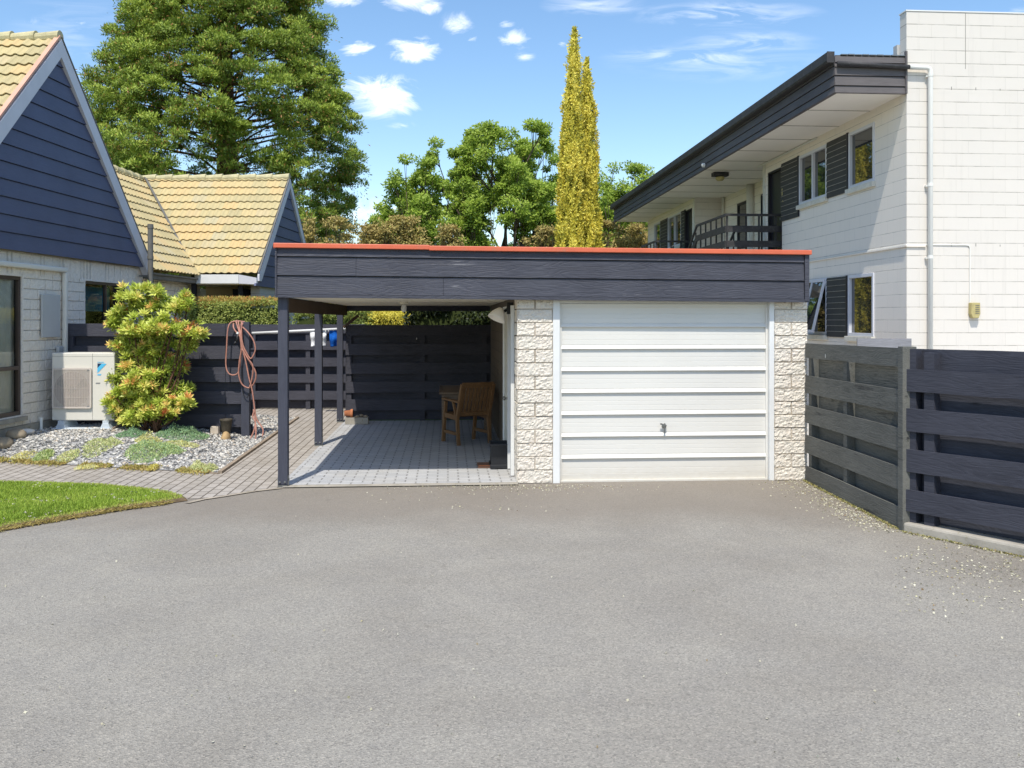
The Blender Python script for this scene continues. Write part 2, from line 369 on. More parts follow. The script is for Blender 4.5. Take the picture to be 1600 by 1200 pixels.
def clearglass():
    m, t, p = newmat('clear_window_glass', .02, .6)
    tr = t.node('ShaderNodeBsdfTransparent'); tr.inputs[0].default_value = (.86,.9,.9,1)
    gl = t.node('ShaderNodeBsdfGlossy'); gl.inputs['Roughness'].default_value = .02
    fr = t.node('ShaderNodeFresnel'); fr.inputs[0].default_value = 1.45
    mx = t.node('ShaderNodeMixShader'); t.link(t.math('ADD', fr.outputs[0], .04), mx.inputs[0]); t.link(tr.outputs[0], mx.inputs[1]); t.link(gl.outputs[0], mx.inputs[2])
    t.link(mx.outputs[0], t.n['Material Output'].inputs[0]); return m
M['clear'] = clearglass()
M['curtain'] = paint('cream_curtain', (.82,.79,.70), .9, .1, .08, 4)
M['bluewall'] = paint('turquoise_blind', (.03,.20,.30), .8, .2, .1, 2)
def solid(name, c, rough=.6): return paint(name, c, rough, .3, .04, 5)
M['logoblue'] = solid('logo_light_blue', (.10,.50,.80)); M['logodark'] = solid('logo_navy', (.01,.035,.09)); M['logogrey'] = solid('badge_grey', (.25,.25,.25))
G_ = lambda *a: a
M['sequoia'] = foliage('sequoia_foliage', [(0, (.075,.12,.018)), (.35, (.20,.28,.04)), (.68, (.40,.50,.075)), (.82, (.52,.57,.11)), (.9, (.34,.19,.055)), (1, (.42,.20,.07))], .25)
M['golden'] = foliage('golden_cypress_foliage', [(0, (.24,.22,.035)), (.3, (.50,.46,.065)), (.7, (.74,.66,.095)), (1, (.84,.73,.13))], .25)
M['broad'] = foliage('broadleaf_foliage', [(0, (.14,.22,.03)), (.45, (.34,.46,.06)), (.8, (.50,.62,.11)), (1, (.62,.66,.17))], .45)
M['copper'] = foliage('coppery_shrub_foliage', [(0, (.19,.17,.05)), (.4, (.40,.33,.10)), (.7, (.52,.38,.14)), (1, (.42,.44,.10))], .3)
M['pieris'] = foliage('yellow_green_shrub_leaves', [(0, (.15,.24,.03)), (.35, (.46,.56,.08)), (.62, (.76,.78,.19)), (.76, (.84,.74,.22)), (.86, (.84,.48,.16)), (1, (.78,.24,.11))], .3, .4)
M['hedge'] = foliage('hedge_foliage', [(0, (.13,.19,.04)), (.5, (.40,.46,.12)), (.8, (.48,.52,.14)), (.92, (.58,.40,.12)), (1, (.62,.30,.09))], .3)
M['yellowbush'] = foliage('yellow_bush_foliage', [(0, (.42,.40,.05)), (.5, (.74,.66,.10)), (1, (.85,.74,.16))], .3)
M['darkbush'] = foliage('dark_bush_foliage', [(0, (.012,.02,.008)), (.7, (.03,.05,.015)), (1, (.08,.11,.03))], .15)
M['grass'] = foliage('lawn_grass', [(0, (.20,.30,.035)), (.5, (.37,.51,.065)), (.85, (.52,.63,.11)), (1, (.60,.58,.22))], .35)
M['sedum'] = foliage('ground_cover_leaves', [(0, (.17,.32,.19)), (.35, (.34,.50,.25)), (.65, (.54,.62,.24)), (.85, (.74,.72,.42)), (1, (.76,.66,.12))], .2)
M['gravel'] = foliage('grey_gravel_stones', [(0, (.12,.12,.12)), (.4, (.34,.33,.31)), (.75, (.62,.60,.56)), (.9, (.66,.62,.55)), (1, (.50,.42,.33))], 0.0, .9)
M['petal'] = foliage('fallen_petals', [(0, (.46,.42,.30)), (.6, (.62,.59,.46)), (.85, (.52,.48,.26)), (1, (.25,.16,.09))], .1)
# ---------------------------------------------------------------- leaf clouds
def norm(a): return a/np.maximum(np.linalg.norm(a, axis=1, keepdims=True), 1e-9)
def leaves(name, mat, P, D, L, Wd, tint, parent=None, base=(0,0,0), fold=.25, kind='leaf', O=None, oj=.5):
    """P base points, D axes, L lengths, Wd widths, tint 0..1: one small folded leaf face each"""
    P = np.asarray(P, float); n = len(P); D = norm(np.asarray(D, float)); L = np.broadcast_to(L, n)[:, None]; Wd = np.broadcast_to(Wd, n)[:, None]
    R = norm(RNG.normal(size=(n, 3))) if O is None else norm(np.asarray(O, float)+RNG.normal(0, oj, (n, 3))); S = norm(np.cross(D, R)); N = np.cross(S, D)
    if O is not None: N = -N*np.sign(np.sum(N*R, 1, keepdims=True)+1e-9)
    if parent is not None: base = BASE[parent.name]
    P = P-np.array(base)
    a = P; b = P+D*L*.5+S*Wd*.5+N*Wd*fold; c = P+D*L; d = P+D*L*.5-S*Wd*.5+N*Wd*fold
    V = np.stack([a, b, c, d], 1).reshape(-1, 3)
    me = bpy.data.meshes.new(name); me.vertices.add(4*n); me.vertices.foreach_set('co', V.astype(np.float32).ravel())
    me.loops.add(4*n); me.loops.foreach_set('vertex_index', np.arange(4*n, dtype=np.int32))
    me.polygons.add(n); me.polygons.foreach_set('loop_start', np.arange(0, 4*n, 4, dtype=np.int32))
    me.update(calc_edges=True); at = me.attributes.new('tint', 'FLOAT', 'FACE'); at.data.foreach_set('value', np.clip(tint, 0, 1).astype(np.float32))
    me.materials.append(mat); o = bpy.data.objects.new(name, me); C.objects.link(o)
    if parent is not None: o.parent = parent
    else: o.location = base
    BASE[o.name] = tuple(base); return o
def sph(n): return norm(RNG.normal(size=(n, 3)))
def blob(c, r, n, squash=.8, up=.3, shell=(.7, 1.0)):
    d = sph(n); d[:, 2] = np.where((d[:, 2] < 0) & (RNG.random(n) < up), -d[:, 2], d[:, 2])
    q = RNG.uniform(shell[0], shell[1], n)[:, None]
    return np.array(c)+d*q*r*np.array([1, 1, squash]), d
def setattr_tint(o, arr):
    at = o.data.attributes.new('tint', 'FLOAT', 'FACE'); at.data.foreach_set('value', np.asarray(arr, np.float32))
M['drymoss'] = foliage('dry_moss_tint', [(0, (.20,.20,.06)), (.6, (.40,.38,.16)), (1, (.36,.25,.10))], .1)
# ================================================================= setting
def sheet(name, mat, pts, z, kind='structure'):
    m = MB().quad(*[(x, y, z) for x, y in pts]); return tag(m.build(name, mat, fixn=False), kind=kind)
sheet('ground', M['ground'], [(-600,-200),(600,-200),(600,900),(-600,900)], -.03)
sheet('bounce_yard', paint('pale_bounce_concrete', (.50,.48,.45), .9, .2, .15, 2, .3, 40), [(4.2,5.5),(24,-6),(24,60),(2.0,60),(2.0,17.5),(3.0,17.5)], -.012)  # unseen pale ground, added to bounce neutral light up to the apartment soffit
drv = [(-14,-8),(7.5,-8),(7.5,2.0),G(1600,868+4),(3.42,7.95),(3.32,10.42),to_world(GAR,(3.4,10.45,0))[:2],to_world(GAR,(.75,10.35,0))[:2],to_world(GAR,(-1.95,10.2,0))[:2],(-3.1,10.6),(-4.2,10.2),(-14,9.8)]
mb = MB().quad(*[(x, y, 0) for x, y in drv]); tag(mb.build('driveway', M['asphalt'], fixn=False), kind='structure')
# paved path (laid in the direction of the garage)
def gsheet(name, mat, pts, z, thick=0):
    m = MB().quad(*[(x, y, z) for x, y in pts]); return tag(m.build(name, mat, fr=GAR, base=(0,0,0), fixn=False), kind='structure')
def g2(x, y): return to_frame(GAR, (x, y, 0))[:2]
path = [g2(-14, 8.5), g2(-4.6, 9.05), g2(*G(345,778)), g2(*G(400,768)), g2(*G(447,763)), (-1.86,10.0), (-1.86,19.2), g2(-8,19.2), g2(-14,19.2)]
gsheet('paved_path', M['path_pav'], path, .004)
gsheet('carport_floor', M['carport_pav'], [(-1.855,10.16),(.80,10.16),(.80,16.6),(-1.855,16.6)], .008)
gsheet('threshold_strip', M['kerbconc'], [(-1.8,10.03),(.775,10.03),(.775,10.17),(-1.8,10.17)], .012)
# worn concrete edging between path and asphalt
mb = MB(); pts = [G(292,787),G(318,781),G(345,777),G(400,768),G(440,763.5)]
for a, b in zip(pts[:-1], pts[1:]):
    ang = math.atan2(b[1]-a[1], b[0]-a[0]); nx, ny = -math.sin(ang)*.03, math.cos(ang)*.03
    mb.quad((a[0]-nx,a[1]-ny,.009),(b[0]-nx,b[1]-ny,.009),(b[0]+nx,b[1]+ny,.009),(a[0]+nx,a[1]+ny,.009))
tag(mb.build('path_edging', paint('worn_edging', (.36,.31,.25), .9, .1, .3, 5, .5, 40, dirt=(.2,.2,.1)), fixn=False), kind='structure')
# gravel bed, rising to the house
BED = [(-9.2,12.55), (-3.47,10.80), (-3.98,16.9), (-9.2,16.9)]
def bed_st(x, y):
    # distance to the right and to the front edges
    xr = -3.47+(y-10.8)*(-.51/6.1); yf = 12.55+(x+9.2)*(-1.75/5.73)
    return xr-x, y-yf
def sm(a): a = max(0, min(1, a)); return a*a*(3-2*a)
def bedz(x, y):
    a, b = bed_st(x, y); return .012+.205*sm(a/2.1)*sm(b/.6)+.012*noise.noise((x*1.7, y*1.7, 0))*sm(min(a, b)*3)
mb = MB(); nu, nv = 60, 44
for j in range(nv+1):
    for i in range(nu+1):
        s, t = i/nu, j/nv
        x0 = BED[0][0]+(BED[1][0]-BED[0][0])*s; y0 = BED[0][1]+(BED[1][1]-BED[0][1])*s
        x1 = BED[3][0]+(BED[2][0]-BED[3][0])*s; x = x0+(x1-x0)*t; y = y0+(16.9-y0)*t
        mb.v.append((x, y, bedz(x, y)))
for j in range(nv):
    for i in range(nu): a = j*(nu+1)+i; mb.f.append((a, a+1, a+nu+2, a+nu+1))
tag(mb.build('gravel_bed', M['gravelbase'], smooth=True, fixn=False), kind='structure')
# timber-brown edging of the bed
mb = MB()
mb.beam((-3.47,10.80,.01),(-3.98,16.9,.01),.05,.05); mb.beam((-3.48,10.78,.005),(-3.60,10.84,.005),.04,.02)
tag(mb.build('bed_edging', paint('brown_edging', (.30,.24,.18), .9, .1, .3, 6, .5, 40)), kind='structure')
# loose stones
def stones(name, mat, X, Y, Z, R, tint, kind='stuff', flat=.45):
    n = len(X); ico = np.array([(1,0,0),(-1,0,0),(0,1,0),(0,-1,0),(0,0,1),(0,0,-1)], float)
    F8 = np.array([(0,2,4),(2,1,4),(1,3,4),(3,0,4),(2,0,5),(1,2,5),(3,1,5),(0,3,5)])
    sc = np.stack([R*RNG.uniform(.7,1.4,n), R*RNG.uniform(.6,1.1,n), R*flat*RNG.uniform(.5,1.2,n)], 1)
    V = ico[None]*sc[:, None, :]*RNG.uniform(.75,1.2,(n, 6, 1)); a = RNG.uniform(0, 6.3, n); ca, sa = np.cos(a)[:, None], np.sin(a)[:, None]
    tl = RNG.normal(0, .35, n)[:, None]
    x = V[:, :, 0]; y = V[:, :, 1]; z = V[:, :, 2]
    x, z = x*np.cos(tl)-z*np.sin(tl), x*np.sin(tl)+z*np.cos(tl)
    V = np.stack([x*ca-y*sa+X[:, None], x*sa+y*ca+Y[:, None], z+Z[:, None]], 2).reshape(-1, 3)
    Fc = (F8[None]+6*np.arange(n)[:, None, None]).reshape(-1, 3)
    me = bpy.data.meshes.new(name); me.vertices.add(len(V)); me.vertices.foreach_set('co', V.astype(np.float32).ravel())
    me.loops.add(Fc.size); me.loops.foreach_set('vertex_index', Fc.astype(np.int32).ravel()); me.polygons.add(len(Fc)); me.polygons.foreach_set('loop_start', np.arange(0, Fc.size, 3, dtype=np.int32))
    me.update(calc_edges=True); at = me.attributes.new('tint', 'FLOAT', 'FACE'); at.data.foreach_set('value', np.repeat(np.clip(tint, 0, 1), 8).astype(np.float32))
    me.materials.append(mat); o = bpy.data.objects.new(name, me); C.objects.link(o); return tag(o, kind=kind)
n = 22000; X = RNG.uniform(-7.1, -3.4, n); Y = RNG.uniform(10.7, 16.9, n)
keep = []
for x, y in zip(X, Y):
    a, b = bed_st(x, y); keep.append(a > .03 and b > .03)
X = X[keep]; Y = Y[keep]; Z = np.array([bedz(x, y)+.004 for x, y in zip(X, Y)])
o = stones('gravel', M['gravel'], X, Y, Z, RNG.uniform(.014, .040, len(X)), np.where(RNG.random(len(X)) < .05, 1.0, RNG.normal(.48, .30, len(X)).clip(0, .92)))
o['label'] = 'loose grey angular gravel covering the planted bed beside the house'; o['category'] = 'gravel'
# dried moss and crumbs along the front edge of the bed
n = 6500; s = RNG.random(n); x = -7.1+s*3.65; y = 12.55+(x+9.2)*(-1.75/5.73)+RNG.normal(0.02, .08, n)
P = np.stack([x, y, np.full(n, .02)], 1); k = np.array([noise.noise((a*3, 0, 0)) > -.15 for a in x]); P = P[k]
D = RNG.normal(size=(len(P), 3))*[1, 1, .5]+[0, 0, .5]
o = leaves('dry_moss', M['copper'], P, D, RNG.uniform(.02, .05, len(P)), .018, RNG.uniform(.3, 1, len(P))); tag(o, 'dry orange and olive moss crumbs along the front edge of the gravel bed', 'moss', kind='stuff')
# lawn: raised soil lip and blades
LAWN = [G(-60,756),G(0,756),G(60,757),G(150,760),G(220,766),G(262,772),G(285,779),G(288,783),G(262,787),G(200,795),G(140,805),G(80,815),G(0,829),G(-60,838)]
LAWN = [(x, y) for x, y in LAWN]; LAWN = LAWN + [(-9.5, 7.4), (-9.5, 10.15)]
mb = MB(); top = [(x, y, .028) for x, y in LAWN]; cx = sum(p[0] for p in LAWN)/len(LAWN); cy = sum(p[1] for p in LAWN)/len(LAWN)
outer = [(cx+(x-cx)*1.02, cy+(y-cy)*1.04-(.03 if y < 9 else 0), .006) for x, y in LAWN]
nn = len(top); mb.add(top+outer, [tuple(range(nn))]+[(i, i+nn, (i+1) % nn+nn, (i+1) % nn) for i in range(nn)])
tag(mb.build('lawn_bed', M['soil']), kind='structure')
def inside(poly, x, y):
    c = False; j = len(poly)-1
    for i in range(len(poly)):
        xi, yi = poly[i]; xj, yj = poly[j]
        if (yi > y) != (yj > y) and x < (xj-xi)*(y-yi)/(yj-yi)+xi: c = not c
        j = i
    return c
def edge_dist(poly, x, y):
    m = 9
    for i in range(len(poly)):
        x0, y0 = poly[i-1]; x1, y1 = poly[i]; dx, dy = x1-x0, y1-y0; q = dx*dx+dy*dy or 1e-9
        t = max(0, min(1, ((x-x0)*dx+(y-y0)*dy)/q)); m = min(m, math.hypot(x-x0-t*dx, y-y0-t*dy))
    return m
pts = []
while len(pts) < 70000:
    x = random.uniform(-6.6, -3.2); y = random.uniform(7.7, 10.2)
    if inside(LAWN, x, y):
        d = edge_dist(LAWN, x, y)
        if y < 9.3 and d < .05 and random.random() > d/.05*.8: continue
        pts.append((x, y, .026, d))
P = np.array(pts); n = len(P); dd = P[:, 3]; D = RNG.normal(size=(n, 3))*[.45, .45, .1]+[0, 0, 1]
pat = np.array([noise.noise((a*1.5, b*1.5, 0)) for a, b in P[:, :2]])
o = leaves('lawn_grass', M['grass'], P[:, :3], D, RNG.uniform(.025, .055, n)*np.clip(dd*6, .5, 1), .007, np.where(dd < .10, RNG.uniform(.7, 1.0, n), RNG.normal(.48, .16, n)+pat*.35))
tag(o, 'bright green mown grass of the lawn tip beside the driveway', 'grass', kind='stuff')
# dry thatch on the driveway side of the lawn
n = 7000; i = RNG.integers(8, 13, n); t_ = RNG.random(n); L0 = np.array(LAWN); A = L0[i]; B = L0[(i+1) % len(L0)]
q = A+(B-A)*t_[:, None]; P = np.column_stack([q[:, 0]+RNG.normal(0, .02, n), q[:, 1]-np.abs(RNG.normal(0, .05, n))+.03, np.full(n, .018)])
o = leaves('dry_thatch', M['copper'], P, RNG.normal(size=(n, 3))*[1, 1, .25], RNG.uniform(.02, .06, n), .008, RNG.uniform(.2, .8, n)); tag(o, 'dry brown grass clippings along the driveway edge of the lawn', 'thatch', kind='stuff')
# daisies as one uncountable sprinkle
pts = [(x, y) for x, y in zip(RNG.uniform(-6.3, -3.5, 260), RNG.uniform(8.1, 10, 260)) if inside(LAWN, x, y)]
pts = [p for p in pts if noise.noise((p[0]*1.2, p[1]*2, 4)) > .02]
P = np.array([(x, y, .06) for x, y in pts]); P = np.repeat(P, 4, 0)
o = leaves('lawn_daisies', M['petal'], P, RNG.normal(size=(len(P), 3))*[1, 1, .3], .016, .012, RNG.uniform(.4, .8, len(P))); tag(o, 'tiny white daisies sprinkled through the lawn grass', 'daisies', kind='stuff')
# fallen petals on the asphalt
def petals(name, pts, label, z=.006, s=(.012, .024)):
    P = np.array([(x, y, z) for x, y in pts]); n = len(P); D = RNG.normal(size=(n, 3))*[1, 1, .12]
    o = leaves(name, M['petal'], P, D, RNG.uniform(s[0], s[1], n), RNG.uniform(.010, .018, n), RNG.uniform(0, 1, n)**1.4, fold=.1); return tag(o, label, 'fallen petals', kind='stuff')
pts = []
for i in range(900):
    q = random.random()**.8; w = abs(random.gauss(0, .22)); pts.append((3.30+.07*q-w*(1-.25*q)-.02, 10.4-2.55*q+random.gauss(0, .06)))
for i in range(380): q = random.random(); pts.append((3.40+.62*q*1.2+random.gauss(0,.02)-.03, 7.9-.9*q*1.2-abs(random.gauss(0,.07))))
for i in range(260): x, y = G(random.gauss(1540, 60), random.gauss(885, 14)); pts.append((x, y))
for i in range(260): x, y = G(random.uniform(1400, 1620), random.uniform(850, 960)); pts.append((x, y))
petals('fallen_petals', pts, 'pale yellow fallen petals on the asphalt along the right fence')
pts = []
for i in range(500): x, y = G(random.gauss(800, 90), 758+abs(random.gauss(0, 5))); pts.append((x, y))
for i in range(120): x, y = G(random.uniform(560, 900), random.uniform(760, 800)); pts.append((x, y))
petals('leaf_litter', pts, 'thin scatter of pale petals on the asphalt in front of the carport', s=(.008, .018))
pts = [G(random.uniform(0, 1600), random.uniform(800, 1190)) for i in range(130)]
petals('driveway_crumbs', pts, 'stray leaf crumbs scattered over the open driveway', s=(.008, .02))
# single leaf near the lawn tip
# ================================================================= rough block walls
def rough_wall(mb, fn, u0, u1, z0, z1, h=.15, bl=.4, holes=(), amp=.012, groove=.014, step=.03, soldier=None, seed=0, zstart=None, split=True):
    zs0 = z0 if zstart is None else zstart
    xs = set(); k = int(u0/(bl/2))-1
    while k*bl/2 < u1+.01:
        for d in (-.011, -.004, .004, .011):
            if u0 < k*bl/2+d < u1: xs.add(round(k*bl/2+d, 4))
        k += 1
    zs = set(); i = 0
    while zs0+i*h < z1+.01:
        for d in (-.009, -.003, .003, .009):
            if z0 < zs0+i*h+d < z1: zs.add(round(zs0+i*h+d, 4))
        i += 1
    for hx0, hx1, hz0, hz1 in holes: xs |= {hx0, hx1}; zs |= {hz0, hz1}
    xs |= {u0, u1}; zs |= {z0, z1}
    def fill(a, lo, hi):
        a = sorted(x for x in a if lo <= x <= hi); out = [a[0]]
        for x in a[1:]:
            g = x-out[-1]; m = int(g/step)
            b = out[-1]
            for q in range(1, m+1): out.append(b+g*q/(m+1))
            out.append(x)
        return out
    xs = fill(xs, u0, u1); zs = fill(zs, z0, z1)
    def depth(u, z):
        if soldier and soldier[0] <= z <= soldier[1]:
            bw = .105; i = 777; k = math.floor(u/bw); du = min(u-k*bw, (k+1)*bw-u); dz = min(z-soldier[0], soldier[1]-z)
        else:
            i = math.floor((z-zs0)/h+1e-6); off = bl/2 if i % 2 else 0; k = math.floor((u+off)/bl+1e-6)
            uu = u+off-k*bl; du = min(uu, bl-uu); dz = (z-zs0)-i*h; dz = min(dz, h-dz)
            if split and (i*7+k*13+seed) % 5 in (0, 3): du = min(du, abs(uu-bl/2))
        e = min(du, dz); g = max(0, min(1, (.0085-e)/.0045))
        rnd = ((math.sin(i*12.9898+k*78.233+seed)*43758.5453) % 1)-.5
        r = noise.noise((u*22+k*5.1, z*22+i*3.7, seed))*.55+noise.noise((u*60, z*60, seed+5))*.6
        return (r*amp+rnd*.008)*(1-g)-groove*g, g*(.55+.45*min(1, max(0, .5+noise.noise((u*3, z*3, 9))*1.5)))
    n0 = len(mb.v); nx = len(xs)
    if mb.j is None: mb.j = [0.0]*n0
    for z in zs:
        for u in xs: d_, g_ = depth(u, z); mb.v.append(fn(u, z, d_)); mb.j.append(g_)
    for j in range(len(zs)-1):
        for i in range(nx-1):
            uc = (xs[i]+xs[i+1])/2; zc = (zs[j]+zs[j+1])/2
            if any(a < uc < b and c < zc < d for a, b, c, d in holes): continue
            a = n0+j*nx+i; mb.f.append((a, a+1, a+nx+1, a+nx))
    return mb
# ================================================================= garage with carport
GY = 10.13                                   # plane of the block piers
gar = thing('garage', 'flat roofed garage with slate board fascia, white ribbed door and an open carport bay', 'garage', GAR, (-1.83, 10.1, 0))
for nm, a, b, sd in (('pier', .772, 1.172, 3), ('pier', 3.712, 4.095, 8)):
    mb = MB(); off = a
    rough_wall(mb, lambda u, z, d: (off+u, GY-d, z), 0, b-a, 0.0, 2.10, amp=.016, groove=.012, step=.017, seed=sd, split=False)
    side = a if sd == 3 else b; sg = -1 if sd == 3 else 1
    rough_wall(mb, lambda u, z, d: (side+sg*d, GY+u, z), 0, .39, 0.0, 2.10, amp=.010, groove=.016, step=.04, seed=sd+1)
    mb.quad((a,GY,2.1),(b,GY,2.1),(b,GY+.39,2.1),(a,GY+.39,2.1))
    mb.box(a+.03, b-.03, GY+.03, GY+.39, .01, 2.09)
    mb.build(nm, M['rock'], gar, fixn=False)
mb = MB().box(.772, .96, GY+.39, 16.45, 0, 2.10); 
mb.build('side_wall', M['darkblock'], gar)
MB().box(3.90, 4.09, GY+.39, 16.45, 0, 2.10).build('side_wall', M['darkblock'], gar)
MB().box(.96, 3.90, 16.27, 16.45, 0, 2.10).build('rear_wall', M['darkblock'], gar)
# roof deck and ceiling
RX0, RX1 = -1.862, 4.068
MB().box(RX0+.04, RX1-.04, 10.06, 16.62, 2.16, 2.56).build('roof', M['pipegrey'], gar)
c = MB().box(-1.78, .76, 10.06, 16.4, 2.085, 2.155).build('ceiling', M['soffit'], gar)
for y in (12.2, 14.3): MB().box(-1.76, .75, y-.012, y+.012, 2.078, 2.0845).build('batten', M['soffit'], c)
# fascia boards: front
fa = MB(); YF = 10.02
def gboard(mb, x0, x1, z0, z1, lip=.012, yf=YF):
    mb.add([(x0,yf-lip,z0),(x1,yf-lip,z0),(x1,yf,z1),(x0,yf,z1),(x0,yf+.02,z0),(x1,yf+.02,z0),(x1,yf+.02,z1),(x0,yf+.02,z1)],
           [(0,1,2,3),(4,7,6,5),(0,4,5,1),(3,2,6,7),(0,3,7,4),(1,5,6,2)])
tl = lambda x: -.045*(x-RX0)/(RX1-RX0)                           # the roof falls slightly to the right
def seg(z0, z1, cuts):
    xs = [RX0+.012]+cuts+[RX1-.055]
    for a, b in zip(xs[:-1], xs[1:]):
        a2, b2 = a+.0015, b-.0015
        for (p, q) in ((a2, b2),):
            fa.add([(p,YF-.012,z0+tl(p)),(q,YF-.012,z0+tl(q)),(q,YF+.002,z1+tl(q)),(p,YF+.002,z1+tl(p)),(p,YF+.03,z0+tl(p)),(q,YF+.03,z0+tl(q)),(q,YF+.03,z1+tl(q)),(p,YF+.03,z1+tl(p))],
                   [(0,1,2,3),(4,7,6,5),(0,4,5,1),(3,2,6,7),(0,3,7,4),(1,5,6,2)])
seg(2.525, 2.612, [3.15]); seg(2.318, 2.514, [-1.0]); seg(2.112, 2.307, [-.05]); 
fa.add([(RX0+.012,YF+.031,2.10),(RX1-.05,YF+.031,2.06),(RX1-.05,YF+.031,2.57),(RX0+.012,YF+.031,2.61),(RX0+.012,YF+.06,2.10),(RX1-.05,YF+.06,2.06),(RX1-.05,YF+.06,2.57),(RX0+.012,YF+.06,2.61)],
       [(0,1,2,3),(4,7,6,5),(0,4,5,1),(3,2,6,7),(0,3,7,4),(1,5,6,2)])
f0 = fa.build('fascia', M['fascia'], gar)
mb = MB().beam((RX0,YF+.012,2.092),(RX1,YF+.012,2.092-.045),.05,.034); mb.box(RX1-.05,RX1,YF-.02,YF+.04,2.045,2.585); mb.box(RX0-.006,RX0+.012,YF-.022,YF+.04,2.075,2.625)
mb.build('fascia_trim', M['fascia'], f0)
for X, d in ((RX0, 1), (RX1-.03, -1)):
    mb = MB(); q = tl(X); mb.box(X+.01, X+.02, YF+.06, 16.6, 2.11+q, 2.61+q)
    for z0, z1 in ((2.525,2.612),(2.318,2.514),(2.112,2.307)): mb.box(X, X+.03, YF+.06, 16.6, z0+q, z1+q)
    mb.build('side_fascia', M['fenceblue'], gar)
mb = MB().beam((RX0-.02,YF-.008,2.638),(-.2,YF-.008,2.638-.013),.075,.052).beam((-.205,YF-.012,2.628-.012),(RX1+.02,YF-.012,2.638-.047),.075,.052)
mb.beam((RX0-.008,YF+.03,2.636),(RX0-.008,16.6,2.636),.05,.05); mb.beam((RX1+.008,YF+.03,2.591),(RX1+.008,16.6,2.591),.05,.05)
mb.build('roof_flashing', M['cap'], gar, bevel=.006)
# posts
for x, y in ((-1.800, 10.135), (-1.872, 13.37), (-1.925, 16.6-.0)):
    y = min(y, 16.45)
    p = MB().box(x-.052, x+.052, y-.052, y+.052, .03, 2.10).build('post', M['post'], gar, bevel=.004)
    mb = MB().box(x-.056, x-.052, y-.04, y+.04, 0, .13).box(x+.052, x+.056, y-.04, y+.04, 0, .13).box(x-.05, x+.05, y-.05, y+.05, .0, .025)
    for sx in (-1, 1): mb.lathe([(0,-.004),(.012,-.004),(.012,.004),(0,.006)], (x+sx*.062, y, .08), 8, 'x')
    for sx in (-.03, .025): mb.lathe([(.011,0),(.011,-.012),(0,-.014)], (x+sx, y-.052, .06), 8, 'y')
    mb.build('post_bracket', M['metal'], p)
MB().box(-1.865, -1.80, 10.16, 16.5, 1.915, 2.084).build('beam', M['brownwood'], gar)
MB().box(-1.79, .76, 16.36, 16.44, 1.99, 2.084).build('rear_beam', M['fenceblue'], gar)
MB().beam((-1.86,16.42,1.70),(-1.60,16.42,1.91),.05,.06, up=(0,1,0)).build('brace', M['brownwood'], gar)
# ceiling lamp and flood light
lp = MB().lathe([(0,2.084),(.06,2.084),(.06,2.06),(.035,2.055),(.034,2.05)], (-.62, 12.9, 0), 16).build('lamp_holder', M['soffit'], gar)
MB().lathe([(.02,2.052),(.034,2.03),(.040,2.0),(.036,1.965),(.02,1.945),(0,1.94)], (-.62, 12.9, 0), 16).build('bulb', M['whitetrim'], lp, smooth=True)
fl = MB().box(.70, .772, 10.75, 10.87, 1.90, 2.04).tube([(.71,10.8,1.96),(.66,10.78,1.93),(.64,10.74,1.92)], .018).build('floodlight', M['black'], gar)
mb = MB(); R = Matrix.Rotation(math.radians(205), 4, 'Y') @ Matrix.Rotation(math.radians(12), 4, 'X')
for r, z in ((0,.0),):
    pass
prof = [(.0,-.02),(.03,-.02),(.055,.01),(.085,.05),(.105,.10),(.11,.125),(.10,.125),(.08,.06),(.0,.05)]
tmp = MB().lathe(prof, (0,0,0), 24); mb.add([tuple(Matrix.Translation((.62,10.72,1.95)) @ (R @ Vector(p))) for p in tmp.v], tmp.f)
mb.build('lamp_shade', M['aptcream'], fl, smooth=True)
# side door
d = MB().box(.742, .771, 11.12, 11.98, .06, 1.93).build('side_door', M['aptsill'], gar, bevel=.003)
mb = MB()
for a, b in ((11.05, 11.12), (11.98, 12.05)): mb.box(.725, .772, a, b, .02, 2.0)
mb.box(.725, .772, 11.12, 11.98, 1.93, 2.0); mb.box(.73,.771,10.55,10.63,.02,2.0)
mb.build('door_frame', M['whitetrim'], d)
MB().lathe([(0,.0),(.022,0),(.022,-.006),(.012,-.012),(.012,-.03),(.026,-.038),(.026,-.06),(.0,-.066)], (.742, 11.24, .86), 16, 'x').build('door_knob', M['metal'], d, smooth=True)
# main tilt door
DX0, DX1 = 1.262, 3.645; DY = GY+.075
mb = MB()
prof = []                                       # (z, outward)
z = 0.02; prof.append((0.0, .0)); prof.append((.02, .0))
ribs = [.262+.2475*i for i in range(7)]
last = .02
for r in ribs+[1.985]:
    b = last
    if last > .03: prof += [(b-.002, .000), (b+.006, .004)]
    span = r-b
    for q in (.30, .55):
        prof += [(b+span*q-.003, .004), (b+span*q, .0015), (b+span*q+.003, .004)]
    if r < 1.98:
        # towards the rib above: the sheet pulls back, then the overhang of the panel above begins
        prof += [(r-.034, .004), (r-.031, .001)]
        last = r
        # bulge of the upper panel: sharp underside, long sloping top
        prof += [(r-.001, .001), (r+.001, .026), (r+.008, .028), (r+.045, .006)]
        last = r+.047
    else: prof.append((r, .004))
prof = sorted(prof, key=lambda a: a[0])
vs = []; fs = []
for zz, o in prof: vs += [(DX0+.006, DY-o, zz), (DX1-.006, DY-o, zz)]
for i in range(len(prof)-1): fs.append((2*i, 2*i+1, 2*i+3, 2*i+2))
mb.add(vs, fs); gd = mb.build('garage_door', M['doorwhite'], gar, fixn=False)
mb = MB().box(DX0-.008, DX0+.016, DY-.026, DY+.03, .0, 1.99).box(DX1-.016, DX1+.008, DY-.026, DY+.03, .0, 1.99).box(DX0, DX1, DY-.03, DY+.03, .0, .022).box(DX0-.008, DX1+.008, DY-.022, DY+.03, 1.975, 2.012)
